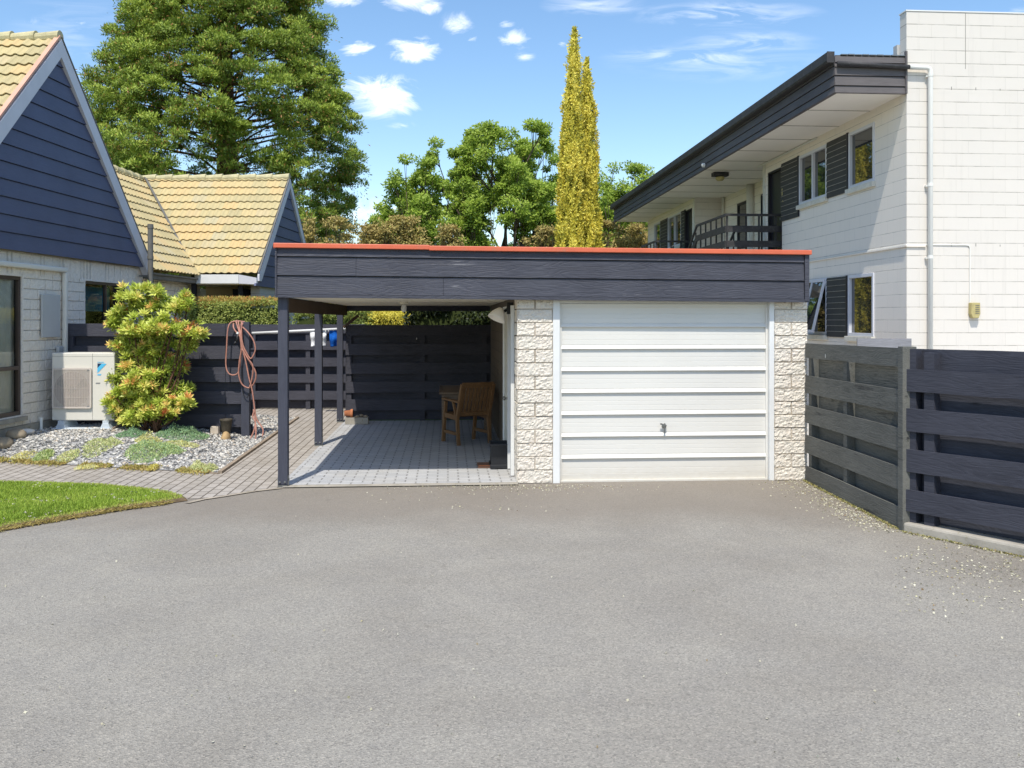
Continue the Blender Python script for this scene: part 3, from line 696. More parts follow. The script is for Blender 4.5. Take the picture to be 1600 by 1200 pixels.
mb.build('door_rim', M['doorwhite'], gd, bevel=.002)
mb = MB().box(1.174, 1.252, GY+.0, GY+.10, .0, 2.085).box(3.655, 3.711, GY+.0, GY+.10, .0, 2.06).box(1.252, 3.655, GY+.03, GY+.10, 2.016, 2.08)
mb.build('door_frame', M['whitetrim'], gar, bevel=.003)
MB().box(1.18, 3.70, DY+.06, DY+.10, 0, 2.09).build('door_backing', M['darkvoid'], gar)
hx = 2.45; mb = MB().lathe([(0,-.052),(.016,-.05),(.018,-.03),(.026,-.024),(.026,-.004)], (hx, DY, .625), 14, 'y')
mb.beam((hx,DY-.045,.66),(hx,DY-.045,.545),.013,.010,up=(0,1,0),w1=.018,h1=.008).beam((hx-.05,DY-.048,.655),(hx+.02,DY-.048,.63),.018,.012,up=(0,1,0))
mb.build('door_handle', M['metal'], gd)
# ================================================================= fences
def line_frame(p0, p1): return (p0[0], p0[1], math.atan2(p1[1]-p0[1], p1[0]-p0[0])), math.hypot(p1[0]-p0[0], p1[1]-p0[1])
def fence(name, label, p0, p1, front, back, posts, mat, capends=(), postz=(0, 1.75), pd=.09, drop=0.0, joints=(), group=None, fy=(0,.022)):
    fr, L = line_frame(p0, p1); r = thing(name, label, 'fence', fr, (0,0,0), group); mb = MB()
    dz = lambda x: -drop*x/L
    for z0, z1 in front:
        cuts = [0]+list(joints)+[L]
        for a, b in zip(cuts[:-1], cuts[1:]):
            m0 = len(mb.v); mb.board(a+.003, b-.003, fy[0], fy[1], z0, z1); 
            mb.v[m0:] = [(x, y, z+dz(x)) for x, y, z in mb.v[m0:]]
    mb.build('front_boards', mat, r)
    mb = MB()
    for z0, z1 in back: m0 = len(mb.v); mb.board(0, L, fy[1]+pd, fy[1]+pd+.022, z0, z1); mb.v[m0:] = [(x, y, z+dz(x)) for x, y, z in mb.v[m0:]]
    if back: mb.build('back_boards', mat, r)
    for x in posts: MB().box(x-.045, x+.045, fy[1]+.001, fy[1]+pd-.001, postz[0]+dz(x), postz[1]-.03+dz(x)).build('post', mat, r)
    return r, fr, L
fb = [(1.58,1.775),(1.225,1.43),(.868,1.095),(.528,.722),(.168,.364)]
bb = [(1.39,1.60),(1.05,1.26),(.68,.90),(.33,.56),(.02,.20)]
r, fr, L = fence('timber_fence', 'slate grey board fence between the house wall and the post with the hose', (-6.93,14.12), (-4.06,14.12), fb, bb, (.06, 1.42), M['fencedark'], joints=(2.48,))
MB().box(L-.12, L+.005, -.09, .0-.001, -.02, 1.80).build('end_post', M['post'], r, bevel=.003)
r, fr, L = fence('timber_fence', 'slate grey board fence at the far end of the paved path, behind the clothes rail', (-5.6,18.6), (-3.0,18.6), [(1.56,1.74),(1.22,1.40),(.88,1.06),(.55,.72),(.20,.38)], bb, (.3, 1.42, 2.4), M['fencedark'], drop=.0)
p0 = to_world(GAR, (-1.84, 16.52, 0)); p1 = to_world(GAR, (.78, 16.52, 0))
r, fr, L = fence('timber_fence', 'black board fence across the shaded back of the carport', p0[:2], p1[:2], [(1.55,1.74),(1.20,1.40),(.86,1.06),(.52,.72),(.20,.40)], [(1.36,1.56),(1.04,1.24),(.70,.90),(.36,.56),(.02,.22)], (.06, 1.38, 2.5), M['fencedark'], pd=.07)
A0 = (3.335, 10.35); A1 = (3.385, 7.93); B1 = (5.35, 5.08)
r, fr, L = fence('timber_fence', 'weathered grey-green board fence running from the garage pier to the corner post', A0, A1, [(1.40,1.565),(1.0,1.20),(.665,.865),(.325,.525),(-.01,.175)], [(1.12,1.42),(.79,1.05),(.45,.72),(.09,.38)], (.10, 1.12), M['fencegrey'], postz=(0, 1.58), drop=-.02, pd=.085)
MB().box(L-.02, L+.075, -.012, .11, -.02, 1.60).build('corner_post', M['fencegrey'], r, bevel=.003)
fr2, L2 = line_frame((3.42, 7.88), B1)
r = thing('timber_fence', 'slate blue-grey board fence on a concrete kerb at the right edge of the driveway', 'fence', fr2, (0,0,0)); mb = MB()
for z0, z1 in [(1.215,1.405),(.872,1.068),(.522,.715),(.182,.368)]: mb.board(.0, L2, -.026, -.002, z0, z1)
mb.build('front_boards', M['fenceblue'], r); mb = MB()
for z0, z1 in [(1.37,1.58),(1.03,1.25),(.67,.90),(.32,.56),(.088,.22)]: mb.board(-.04, L2, .10, .124, z0, z1)
mb.build('back_boards', M['fenceblue'], r)
for x in (.16, 1.6, 3.0): MB().box(x, x+.09, .0, .098, .05, 1.55).build('post', M['fenceblue'], r)
MB().box(.0, .085, .0, .098, .0, 1.58).build('end_stud', M['fenceblue'], r)
o = MB().box(0, L2, -.06, .16, -.02, .085).build('kerb', M['kerbconc'], fr=fr2, bevel=.02); tag(o, kind='structure')
o['label'] = 'worn concrete kerb under the right fence'
# moss and dust strip along the foot of the right fence
n = 1600; q = RNG.random(n); P = np.column_stack([3.335+.05*q-np.abs(RNG.normal(0,.018,n)), 10.35-2.42*q, np.full(n,.006)])
q2 = RNG.random(900); P2 = np.column_stack([3.42+1.93*q2*.6-.055, 7.88-2.8*q2*.6-.045, np.full(900,.006)])+RNG.normal(0,.008,(900,3))*[1,1,.2]
P = np.vstack([P, P2]); o = leaves('moss_strip', M['drymoss'], P, RNG.normal(size=(len(P),3))*[1,1,.5]+[0,0,.3], .016, .012, RNG.uniform(0,1,len(P))); tag(o, 'thin yellow-green moss line where the right fence meets the asphalt', 'moss', kind='stuff')
M['fencepale'] = wood('sun_bleached_fence', (.16,.16,.17), (.27,.27,.29), 'X', .85, 1, .5)
# neighbour's short fence by the white building
p0 = to_world(GAR, (6.15, 13.3, 0)); p1 = to_world(GAR, (7.0, 13.3, 0))
fence('low_fence', 'grey board fence end standing against the corner of the white apartment block', p0[:2], p1[:2], [(1.36,1.55),(1.0,1.2),(.65,.85),(.3,.5)], [], (.15, .7), M['fencepale'], postz=(0,1.5))
# ================================================================= brick house on the left
hou = thing('brick_house', 'pale block house with navy gable boards and sand-yellow tiled roofs on the left', 'house', HOU, (0,0,0))
KX = 1.0
def hw(u, v, t): return to_frame(HOU, W(u, v, t))
# main gable wall, rough blocks
W1 = (-2.75, -.80, .48, 2.45); W2 = (.98, 2.45, 1.05, 2.47)
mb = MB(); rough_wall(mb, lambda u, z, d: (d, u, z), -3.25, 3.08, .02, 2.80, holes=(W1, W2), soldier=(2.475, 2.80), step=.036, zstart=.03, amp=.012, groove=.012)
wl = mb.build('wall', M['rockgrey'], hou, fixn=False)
MB().box(-.01, .028, -3.2, 3.0, 0, .33).build('plinth', M['kerbconc'], wl)
MB().box(-.30, -.02, 3.06, 3.10, .0, 2.78).build('wall', M['rockgrey'], hou)
def window_opening(parent, name, plane_x, y0, y1, z0, z1, mat, fw=.05, depth=-.07, panes=(), mull=(), glassm='clear', sgn=1, proud=0.0):
    """frame in the plane x = plane_x, facing +x (sgn 1) or -x (sgn -1)"""
    X0, X1 = plane_x+sgn*depth, plane_x+sgn*(depth+.05+proud)
    mb = MB().box(X0, X1, y0, y1, z0, z0+fw).box(X0, X1, y0, y1, z1-fw, z1).box(X0, X1, y0, y0+fw, z0+fw, z1-fw).box(X0, X1, y1-fw, y1, z0+fw, z1-fw)
    for kind, q in mull:
        if kind == 'h': mb.box(X0-.001, X1+.001*sgn, y0+fw, y1-fw, q-fw/2, q+fw/2)
        else: mb.box(X0-.001, X1+.001*sgn, q-fw/2, q+fw/2, z0+fw, z1-fw)
    w = mb.build(name, mat, parent, bevel=.003)
    xm = plane_x+sgn*(depth+.018)
    if glassm == 'clear': MB().quad((xm,y0+fw-.004,z0+fw-.004),(xm,y1-fw+.004,z0+fw-.004),(xm,y1-fw+.004,z1-fw+.004),(xm,y0+fw-.004,z1-fw+.004)).build('pane', M[glassm], w, fixn=False)
    else: MB().box(xm, xm+.005, y0+fw-.004, y1-fw+.004, z0+fw-.004, z1-fw+.004).build('pane', M[glassm], w)
    return w
# window with blinds
w = window_opening(hou, 'window', 0, *W1, M['brownframe'], .055, -.075, mull=(('h', 1.15),))
MB().box(-.10,.06,-2.8,-.76,.40,.46).beam((-.02,-2.8,.42),(.05,-2.8,.40),.02,.02).build('window_sill', M['kerbconc'], w)
mb = MB(); n = 90
vs = []
for i in range(n+1):
    y = -2.75+1.95*i/n; x = -.13+.02*math.sin(i*1.05)*(1 if i > 45 else .9); vs += [(x, y, .5), (x, y, 2.44)]
mb.add(vs, [(2*i, 2*i+2, 2*i+3, 2*i+1) for i in range(n)]); mb.build('curtain', M['curtain'], w, smooth=True)
MB().box(-1.4,-1.35,-3.2,3.0,.2,2.6).box(-1.4,-.05,-3.2,-3.1,.2,2.6).box(-1.4,-.05,-.2,-.1,.2,2.6).box(-1.4,-.05,2.9,2.96,.2,2.6).build('room', M['darkvoid'], hou)
for W_ in (W1, W2):
    mb = MB().box(-.09,.0,W_[0]-.03,W_[0]-.0,W_[2],W_[3]).box(-.09,.0,W_[1],W_[1]+.03,W_[2],W_[3]).box(-.09,.0,W_[0],W_[1],W_[3],W_[3]+.03)
    mb.build('reveal', M['rockgrey'], wl)
w = window_opening(hou, 'window', 0, *W2, M['brownframe'], .045, -.08, mull=(('v', 1.75),))
MB().box(-.32,-.30,1.0,2.42,1.98,2.40).build('blind', M['bluewall'], w); MB().box(-.36,-.355,1.08,1.30,1.1,2.0).build('curtain', M['curtain'], w)
MB().lathe([(0,2.0),(.02,2.0),(.02,1.3)], (-.3,1.42,0), 8).lathe([(0,2.04),(.07,2.0),(.09,1.97)], (-.3,1.42,0), 10).build('lamp_stand', M['black'], w)
# meter panel, conduit
MB().box(.015,.045,-.36,.14,1.57,2.21).build('meter_panel', M['greybox'], hou, bevel=.006)
mb = MB().box(.015,.085,-3.2,.30,2.565,2.64).box(.015,.085,.225,.30,.9,2.565); dct = mb.build('duct', M['acbody'], hou, bevel=.02)
MB().box(.015,.07,.05,.20,1.33,1.43).build('junction_box', M['greybox'], dct, bevel=.02)
MB().tube([(.06,-.42,.12),(.06,-.42,.40)],.022,10).build('drain_pipe', M['pipecream'], hou)
# gables -----------------------------------------------------------
def gable_end(X, Yc, hs, za, ze, zb, bw=.27, pitch=.24, parent=hou, half=None):
    sl = (za-ze)/hs; mb = MB(); z = zb; i = 0
    inner = lambda z: max(0.0, (za-bw*.9-z)/sl)
    while z < za-bw-.02:
        z1 = min(z+pitch-.012, za-bw*.9-.005); a, b = inner(z)+.08, max(.004, inner(z1)+.08)
        mb.add([(X-.035,Yc-a,z),(X-.035,Yc+a,z),(X-.055,Yc+b,z1),(X-.055,Yc-b,z1),(X-.08,Yc-a,z),(X-.08,Yc+a,z),(X-.08,Yc+b,z1),(X-.08,Yc-b,z1)],
               [(0,1,2,3),(7,6,5,4),(0,4,5,1),(2,6,7,3),(1,5,6,2),(0,3,7,4)])
        z += pitch; i += 1
    a = inner(zb)+.05
    mb.add([(X-.075,Yc-a,zb),(X-.075,Yc+a,zb),(X-.075,Yc,za-bw*.9)], [(0,1,2)])
    mb.build('gable_boards', M['gableblue'], parent)
    mb = MB()
    for s in (-1, 1):
        mb = MB(); poly = [(Yc,za),(Yc+s*hs,ze),(Yc+s*hs,ze-bw*.62),(Yc+s*(hs-.16),ze-bw*.62),(Yc,za-bw)]
        mb.prism(poly, lambda a, b, d: (d, a, b), X-.0 if s > 0 else X+.0005, X-.04 if s > 0 else X-.0405)
        mb.build('barge_board', M['bargegrey'], parent)
    for s in (-1, 1):
        mb = MB()
        poly = [(Yc,za-bw*1.0),(Yc+s*(hs-.16),ze-bw*.62),(Yc+s*(hs-.10),ze-bw*.62),(Yc,za-bw*.82)]
        mb.prism(poly, lambda a, b, d: (d, a, b), X-.041, X-.12)
        mb.build('barge_soffit', M['bargegrey'], parent)
HS1 = 3.22; gable_end(.14, 0.0, HS1, 6.08, 2.80, 2.80)
XW = 1.42; YW = 7.88; HSW = 2.36; ZW = 5.18; ZE = 2.78
gable_end(XW, YW, HSW, ZW, ZE, 2.55, bw=.2)
# tiled slopes -----------------------------------------------------
def tile_slope(name, O, A, U, L, S, course=.27, wave=.16, amp=.018, step=.034, parent=hou, seg=8, rot=0, clip=None):
    O = Vector(O); A = Vector(A).normalized(); U = Vector(U).normalized(); N = A.cross(U)
    if N.z < 0: N = -N
    nx = int(L/wave*seg); vs = []; fs = []; tint = []; rows = int(math.ceil(S/course))
    for r in range(rows):
        s0, s1 = r*course, min((r+1)*course, S)
        base = len(vs)
        for k, (s, lift) in enumerate(((s0+.045, -.012), (s0, step*.82), (s0+.004, step), ((s0+s1)/2, step*.55), (s1+.045, .0))):
            for i in range(nx+1):
                a = L*i/nx; wv = math.sin(2*math.pi*a/wave); wv = wv if wv > 0 else wv*.6
                h = (amp*wv if k else amp*wv*.9)+lift
                vs.append(O+A*a+U*(s+(random.uniform(-.001,.001)))+N*h)
        for k in range(4):
            for i in range(nx):
                p = base+k*(nx+1)+i
                if clip and clip(vs[p]): continue
                fs.append((p, p+1, p+nx+2, p+nx+1))
                ti = int(L*i/nx/(wave*2)+ (r % 2)*.5); tint.append((math.sin(ti*91.7+r*37.3+rot)*4375.85) % 1)
    mb = MB(); mb.add(vs, fs); o = mb.build(name, M['tile'], parent, fixn=False); setattr_tint(o, tint)
    return o
def shade_auto(o): pass
sl1 = math.hypot(HS1, 3.28)
tile_slope('roof_slope', (-5.5,-HS1,2.80+.03), (1,0,0), (0,HS1,3.28), 5.58, sl1)
tile_slope('roof_slope', (-5.5,HS1,2.80+.03), (1,0,0), (0,-HS1,3.28), 5.58, sl1)
slw = math.hypot(HSW, ZW-ZE)
tile_slope('roof_slope', (-2.15,YW-HSW,ZE+.03), (1,0,0), (0,HSW,ZW-ZE), XW+2.15-.05, slw)
tile_slope('roof_slope', (-2.15,YW+HSW,ZE+.03), (1,0,0), (0,-HSW,ZW-ZE), XW+2.15-.05, slw)
XS0, XS1 = .16, -2.15; sls = math.hypot(XS0-XS1, ZW-ZE)
tile_slope('roof_slope', (XS0,.9,ZE-.02), (0,1,0), (XS1-XS0,0,ZW-ZE+.03), YW-.9, sls, clip=lambda p: p[1] < 3.25 and p[0] > -.9)
tile_slope('roof_slope', (XS1*2-XS0,.9,ZE-.02), (0,1,0), (XS0-XS1,0,ZW-ZE+.03), YW-.9, sls)
# ridge caps
def ridge(p0, p1, r=.085, L=.36):
    p0 = Vector(p0); p1 = Vector(p1); d = (p1-p0); n = max(1, int(d.length/L)); mb = MB()
    for i in range(n):
        a = p0+d*(i/n); b = p0+d*((i+1)/n)+d.normalized()*.02
        mb.tube([a+Vector((0,0,.02)), a+Vector((0,0,.02))+(b-a)*.12, b], [r*1.12, r*1.05, r*.9], 12)
    return mb.build('ridge_caps', M['ridge'], hou)
ridge((.12,0,6.10),(-5.4,0,6.10)); ridge((XW-.02,YW,ZW+.02),(-2.2,YW,ZW+.02)); ridge((XS1,1.0,ZW+.0),(XS1,YW,ZW+.0))
# orange-red edge strip on the near verge and dark valley with mossy bits
mb = MB().beam((.10,-HS1,2.80+.05),(.10,-.02,6.08+.045),.07,.03,up=(0,0,1)); mb.build('verge_flashing', paint('salmon_flashing', (.66,.36,.26), .6, .3, .1, 3), hou)
for s in (-1, 1): MB().beam((XW-.02,YW+s*HSW,ZE+.05),(XW-.02,YW,ZW+.045),.035,.02).build('verge_strip', M['pipegrey'], hou)
MB().beam((.12,HS1,2.85),(.12,.02,6.125),.03,.02).build('verge_strip', M['pipegrey'], hou)
M['darkmoss'] = paint('dark_moss', (.06,.06,.035), .95)
v0 = Vector((XS1+.06,YW-.03,ZW-.02)); v1 = Vector((.0,YW-HSW+.03,ZE+.03))
vl = MB().beam(v0+Vector((.03,-.03,.075)), v1+Vector((.03,-.03,.065)), .05, .02).build('valley_gutter', M['pipegrey'], hou)
for k in range(16):
    mb = MB(); q = random.uniform(.1, .95); p = v0+(v1-v0)*q+Vector((random.uniform(-.04,.04),random.uniform(-.04,.04),.05)); s_ = random.uniform(.01,.028)
    mb.lathe([(0,-s_),(s_,-s_*.3),(s_*.9,s_*.4),(0,s_*.6)], tuple(p), 6); mb.build('moss_clump', M['darkmoss'], vl)
# spine wall, porch, eaves
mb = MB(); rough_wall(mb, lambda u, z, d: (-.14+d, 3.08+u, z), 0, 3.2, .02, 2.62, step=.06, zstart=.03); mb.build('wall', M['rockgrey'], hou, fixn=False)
YE = YW-HSW                                     # eave line of the wing
mb = MB().box(-.02,.10,3.1,YE-.02,2.60,2.70).box(-.14,.14,3.1,YE,2.68,2.72); mb.build('gutter', M['pipegrey'], hou, bevel=.01)
MB().box(-.02,.08,YE-.06,YE+.02,0.1,2.78).build('corner_post', M['black'], hou)
fs_ = MB().box(.06,XW-.42,YE-.075,YE+.0,2.60,2.79).build('eave_fascia', M['whitetrim'], hou, bevel=.004)
mb = MB(); mb.prism([(XW-.415,2.60),(XW-.415,2.79),(XW-.04,2.72),(XW-.04,2.58)], lambda a, b, d: (a, d, b), YE-.07, YE+.03); mb.build('eave_return', M['bargegrey'], fs_)
MB().box(-.1,XW-.06,YE,YE+1.2,2.58,2.60).build('porch_soffit', M['soffit'], hou)
px = hw(376.5, 440, 19.7); MB().box(px[0]-.05,px[0]+.05,px[1]-.05,px[1]+.05,0,2.60).build('porch_post', M['fenceblue'], hou, bevel=.004)
M['tanblock'] = blockpaint('tan_porch_block', (.44,.34,.20), 'XZ0', .4, .15, .008, (.22,.17,.10), .6)
M['greyblock'] = blockpaint('pale_gable_block', (.50,.48,.45), 'YZ0', .4, .15, .008, (.28,.27,.25), .6)
MB().box(-.14,1.10,YE+1.1,YE+1.3,0,2.6).box(.3,.95,YE+1.06,YE+1.1,1.0,2.0).build('porch_wall', M['tanblock'], hou)
mb = MB(); YG0, YG1 = YE+.42, YW+HSW-.2; X = 1.30
mb.box(X-.2,X,YG0,YG0+.75,0,2.58).box(X-.2,X,YG0+.75,YG1,2.08,2.58).box(X-.2,X,YG0+.75,YG1,0,.9).box(X-.2,X,YG0+2.3,YG1,.9,2.08); mb.build('wall', M['greyblock'], hou)
window_opening(hou, 'window', X, YG0+.75, YG0+2.3, .9, 2.08, M['brownframe'], .05, -.09, mull=(('v', YG0+1.5),), glassm='glass')
MB().box(X-.6,X-.25,YG0,YG1,0,2.5).build('room', M['darkvoid'], hou)
MB().box(-5.4,-.2,YW+1.0,YW+1.1,0,2.6).build('rear_wall', M['greyblock'], hou)
q = hw(236, 400, 16.6)
vp = MB().tube([(.26,q[1],.1),(.26,q[1],3.50)],.048,14).build('vent_pipe', M['pipegrey'], hou, smooth=False)
MB().tube([(.26,q[1],3.50),(.26,q[1],3.58)],[.055,.052],14).build('vent_cap', M['pipegrey'], vp)
MB().box(.05,.27,q[1]-.02,q[1]+.02,2.62,2.65).build('pipe_bracket', M['pipegrey'], vp)
MB().tube([(.26,q[1],2.94),(.26,q[1],3.0)],.056,14).build('pipe_collar', M['pipegrey'], vp)
# aerial-like wire on the roof
# ================================================================= white two-storey apartment block
apt = thing('apartment_block', 'white painted two-storey concrete block flats with dark deep eaves on the right', 'apartment block', GAR, (7.109,13.67,0))
AX, AY, AYE = 7.109, 13.67, 32.0
def holes_wall(mb, fn, u0, u1, z0, z1, holes, reveal=.09):
    us = sorted({u0, u1}|{h[0] for h in holes}|{h[1] for h in holes}); zs = sorted({z0, z1}|{h[2] for h in holes}|{h[3] for h in holes})
    for a, b in zip(us[:-1], us[1:]):
        for c, d in zip(zs[:-1], zs[1:]):
            uc, zc = (a+b)/2, (c+d)/2
            if any(h[0] < uc < h[1] and h[2] < zc < h[3] for h in holes): continue
            mb.quad(fn(a,c,0), fn(b,c,0), fn(b,d,0), fn(a,d,0))
    for h in holes:
        a, b, c, d = h
        mb.quad(fn(a,c,0),fn(a,c,reveal),fn(a,d,reveal),fn(a,d,0)); mb.quad(fn(b,c,0),fn(b,d,0),fn(b,d,reveal),fn(b,c,reveal))
        mb.quad(fn(a,d,0),fn(a,d,reveal),fn(b,d,reveal),fn(b,d,0)); mb.quad(fn(a,c,0),fn(b,c,0),fn(b,c,reveal),fn(a,c,reveal))
def yat(u, X):
    c, s_ = math.cos(AG), math.sin(AG); return (F*X/c/(u-(800-F*math.tan(AG)))-X*s_)/c
yy = lambda u: yat(u, AX)
RY0, RY1 = yy(1193), yy(1086)                   # recess of the landing
UW = [(yy(1367), yy(1327)), (yy(1293), yy(1249.5))]
UD = (yy(1222), yy(1200.5)); LW = [(yy(1366), yy(1326)), (yy(1293), yy(1255))]
ZT, ZB = 5.14, 4.15
S1h = [(a, b, ZB, ZT) for a, b in UW]+[(UD[0], UD[1], 3.0, 5.1)]+[(a, b, 1.55, 2.62) for a, b in LW]
mb = MB(); holes_wall(mb, lambda u, z, d: (AX+d, u, z), AY+.0, RY0, 0, 5.37, S1h)
mb.quad((AX,RY0,0),(AX+.82,RY0,0),(AX+.82,RY0,5.37),(AX,RY0,5.37))
FW = [(yy(1065), yy(1044)), (yy(1032.5), yy(1022.5))]; FD = (yy(1081.5), yy(1071.5))
holes_wall(mb, lambda u, z, d: (AX+d, u, z), RY1, AYE, 0, 5.37, [(a, b, ZB-.02, ZT) for a, b in FW]+[(FD[0], FD[1], 3.0, 5.1)])
XR = AX+.82; yr = lambda u: yat(u, XR)
RD = [(yr(1172), yr(1151.5), 3.75, 5.02), (yr(1193.5), yr(1188.5), 3.0, 5.02)]
holes_wall(mb, lambda u, z, d: (XR+d, u, z), RY0, RY1, 0, 5.37, RD)
mb.quad((AX+.001,AYE,0),(AX+8,AYE,0),(AX+8,AYE,5.37),(AX+.001,AYE,5.37))
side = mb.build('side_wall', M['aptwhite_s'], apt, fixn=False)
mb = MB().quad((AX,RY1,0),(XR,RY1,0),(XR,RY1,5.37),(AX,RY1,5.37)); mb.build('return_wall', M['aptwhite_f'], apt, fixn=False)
PT = 6.63
mb = MB(); x1 = AX+8
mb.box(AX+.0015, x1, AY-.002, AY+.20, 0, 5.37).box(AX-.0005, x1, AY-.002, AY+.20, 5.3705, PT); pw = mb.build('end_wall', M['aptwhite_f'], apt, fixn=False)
MB().box(AX-.012, x1, AY-.012, AY+.215, PT+.001, PT+.02).build('coping', M['whitetrim'], pw)
for z in (5.42, 2.98):
    for k in range(1, 12 if z > 3 else 10):
        xx = AX+.33+.395*k; MB().box(xx-.004, xx+.004, AY-.0045, AY-.0015, z, z+random.uniform(.03,.055)).build('weep_hole', M['pipegrey'], pw)
MB().box(AX+.948,AX+.954,AY-.0046,AY-.0018,5.75,6.62).build('control_joint', M['pipegrey'], pw)
# recess interiors / floors
MB().box(AX-.0,XR,RY0,RY1,2.80,3.0).build('landing_slab', M['kerbconc'], apt)
MB().box(AX+.5,AX+.7,AY+.3,RY0-.1,.2,5.2).build('room', M['darkvoid'], apt)
MB().box(XR+.3,XR+.5,RY0,RY1,.2,5.2).build('room', M['darkvoid'], apt); MB().box(AX+.5,AX+.7,RY1+.1,AYE-.1,.2,5.2).build('room', M['darkvoid'], apt)
# eaves
EX = 5.957; EYE = 32.4
st = MB().box(EX+.01,XR+.3,AY+.02,EYE-.03,5.36,5.40).build('soffit', M['aptcream'], apt)
mb = MB(); 
for k in range(1, 15): y = AY+1.22*k; mb.box(EX+.03,XR+.28,y-.008,y+.008,5.352,5.3585)
mb.build('soffit_joint', M['kerbconc'], st)
mb = MB(); z = 5.34
for i, hgt in enumerate((.115,.155,.155,.155)):
    mb.add([(EX-.012,AY-.01,z),(EX-.012,EYE,z),(EX+.004,EYE,z+hgt-.01),(EX+.004,AY-.01,z+hgt-.01),(EX+.03,AY-.01,z),(EX+.03,EYE,z),(EX+.03,EYE,z+hgt-.01),(EX+.03,AY-.01,z+hgt-.01)],[(0,1,2,3),(7,6,5,4),(0,4,5,1),(2,6,7,3),(0,3,7,4),(1,5,6,2)]); z += hgt
mb.box(EX+.03,EX+.05,AY,EYE-.02,5.34,5.9)
fs = mb.build('fascia', M['aptfascia'], apt)
mb = MB(); z = 5.34
for i, hgt in enumerate((.115,.155,.13,.07,.105)):
    mb.add([(EX+.0,AY-.032,z),(AX-.01,AY-.032,z),(AX-.01,AY-.016,z+hgt-.012),(EX,AY-.016,z+hgt-.012),(EX,AY+.01,z),(AX-.01,AY+.01,z),(AX-.01,AY+.01,z+hgt-.012),(EX,AY+.01,z+hgt-.012)],[(0,1,2,3),(7,6,5,4),(0,4,5,1),(2,6,7,3),(0,3,7,4),(1,5,6,2)]); z += hgt
mb.box(EX+.02,AX-.01,AY+.011,AY+.03,5.34,5.93); mb.box(AX-.035,AX-.004,AY-.045,AY-.0,5.34,6.0)
mb.build('end_fascia', M['aptfascia_x'], apt)
MB().box(EX+.05,AX+8,AY+.21,EYE,5.405,5.86).build('roof', M['pipegrey'], apt)
mb = MB(); 
prof = [(-.0,5.80),(-.10,5.80),(-.12,5.83),(-.12,5.955),(-.105,5.97),(-.09,5.955),(-.09,5.84),(0,5.84)]
mb.prism([(EX-.012+a, b) for a, b in prof], lambda a, b, d: (a, d, b), AY-.03, EYE+.03); mb.prism([(EX-.012-.12,5.80),(EX-.012,5.80),(EX-.012,5.97),(EX-.012-.12,5.97)], lambda a, b, d: (a, d, b), AY-.036, AY-.0301)
mb.build('gutter', M['rail'], apt)
# roof edge flashing seen above the end boards
mb = MB()
for k in range(9): mb.box(EX+.1+k*.115, EX+.2+k*.115, AY-.03, AY+.2, 5.925, 5.938+.004*(k % 2))
mb.build('roof_edge', M['metal'], apt)
mb = MB().box(AX-.045,AX+.05,AY+.21,AY+.33,6.0,6.17).box(AX-.03,AX+.05,AY+.21,AY+.30,5.9,6.0); mb.build('parapet_flashing', M['greybox'], apt)
# downpipes
dp = MB().tube([(EX+.02,AY-.075,5.78),(AX+.02,AY-.075,5.74)],.035,12).build('overflow_pipe', M['rail'], apt, smooth=True)
x0 = AX+.345
mb = MB().tube([(AX+.01,AY-.075,5.742),(x0-.06,AY-.075,5.735),(x0-.015,AY-.075,5.72),(x0,AY-.075,5.67),(x0,AY-.075,.0)],.037,14); mb.build('downpipe', M['pipecream'], apt, smooth=True)
mb = MB()
for z in (5.6, 3.9, 2.78): mb.tube([(x0,AY-.075,z),(x0,AY-.075,z+.05)],.042,14).box(x0-.06,x0-.03,AY-.06,AY,z,z+.02)
mb.build('pipe_bracket', M['pipecream'], dp)
# conduit with meter light
zc = 3.0
mb = MB().tube([(AX-.012,RY0,zc),(AX-.012,AY-.012,zc),(AX+.95,AY-.012,zc),(AX+1.0,AY-.012,zc-.01),(AX+1.02,AY-.012,zc-.05),(AX+1.02,AY-.012,2.10)],.009,8); mb.build('conduit', M['pipecream'], apt)
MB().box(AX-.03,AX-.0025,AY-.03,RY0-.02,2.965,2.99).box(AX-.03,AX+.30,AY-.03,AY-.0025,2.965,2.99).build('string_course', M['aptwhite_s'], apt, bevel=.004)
bx = MB(); X0 = AX+1.02
bx.prism([(X0-.02,2.10),(X0+.12,2.10),(X0+.125,1.93),(X0+.10,1.86),(X0,1.86),(X0-.025,1.93)], lambda a, b, d: (a, d, b), AY-.09, AY-.002)
bb_ = bx.build('outside_light', M['meteryellow'], apt, bevel=.008)
mb = MB()
for k in range(5): mb.box(X0+.04,X0+.105,AY-.094,AY-.088,1.93+k*.03,1.94+k*.03)
mb.build('light_grille', M['pipegrey'], bb_)
# windows of the flats (face -x)
def apt_window(X, y0, y1, z0, z1, mull=None, open_=False, sill=True):
    w = window_opening(apt, 'window', X, y0, y1, z0, z1, M['alu'], .055, -.05, mull=((('v', mull),) if mull else ()), glassm='glass', sgn=-1, proud=.02)
    if sill: MB().box(X-.07,X+.04,y0-.03,y1+.03,z0-.09,z0-.005).build('window_sill', M['aptsill'], w, bevel=.004)
    return w
apt_window(AX, UW[0][0], UW[0][1], ZB, ZT); apt_window(AX, UW[1][0], UW[1][1], ZB, ZT, mull=(UW[1][0]+UW[1][1])/2)
apt_window(AX, LW[0][0], LW[0][1], 1.55, 2.62)
w = apt_window(AX, LW[1][0], LW[1][1], 1.55, 2.62, mull=(LW[1][0]+LW[1][1])/2+.1)
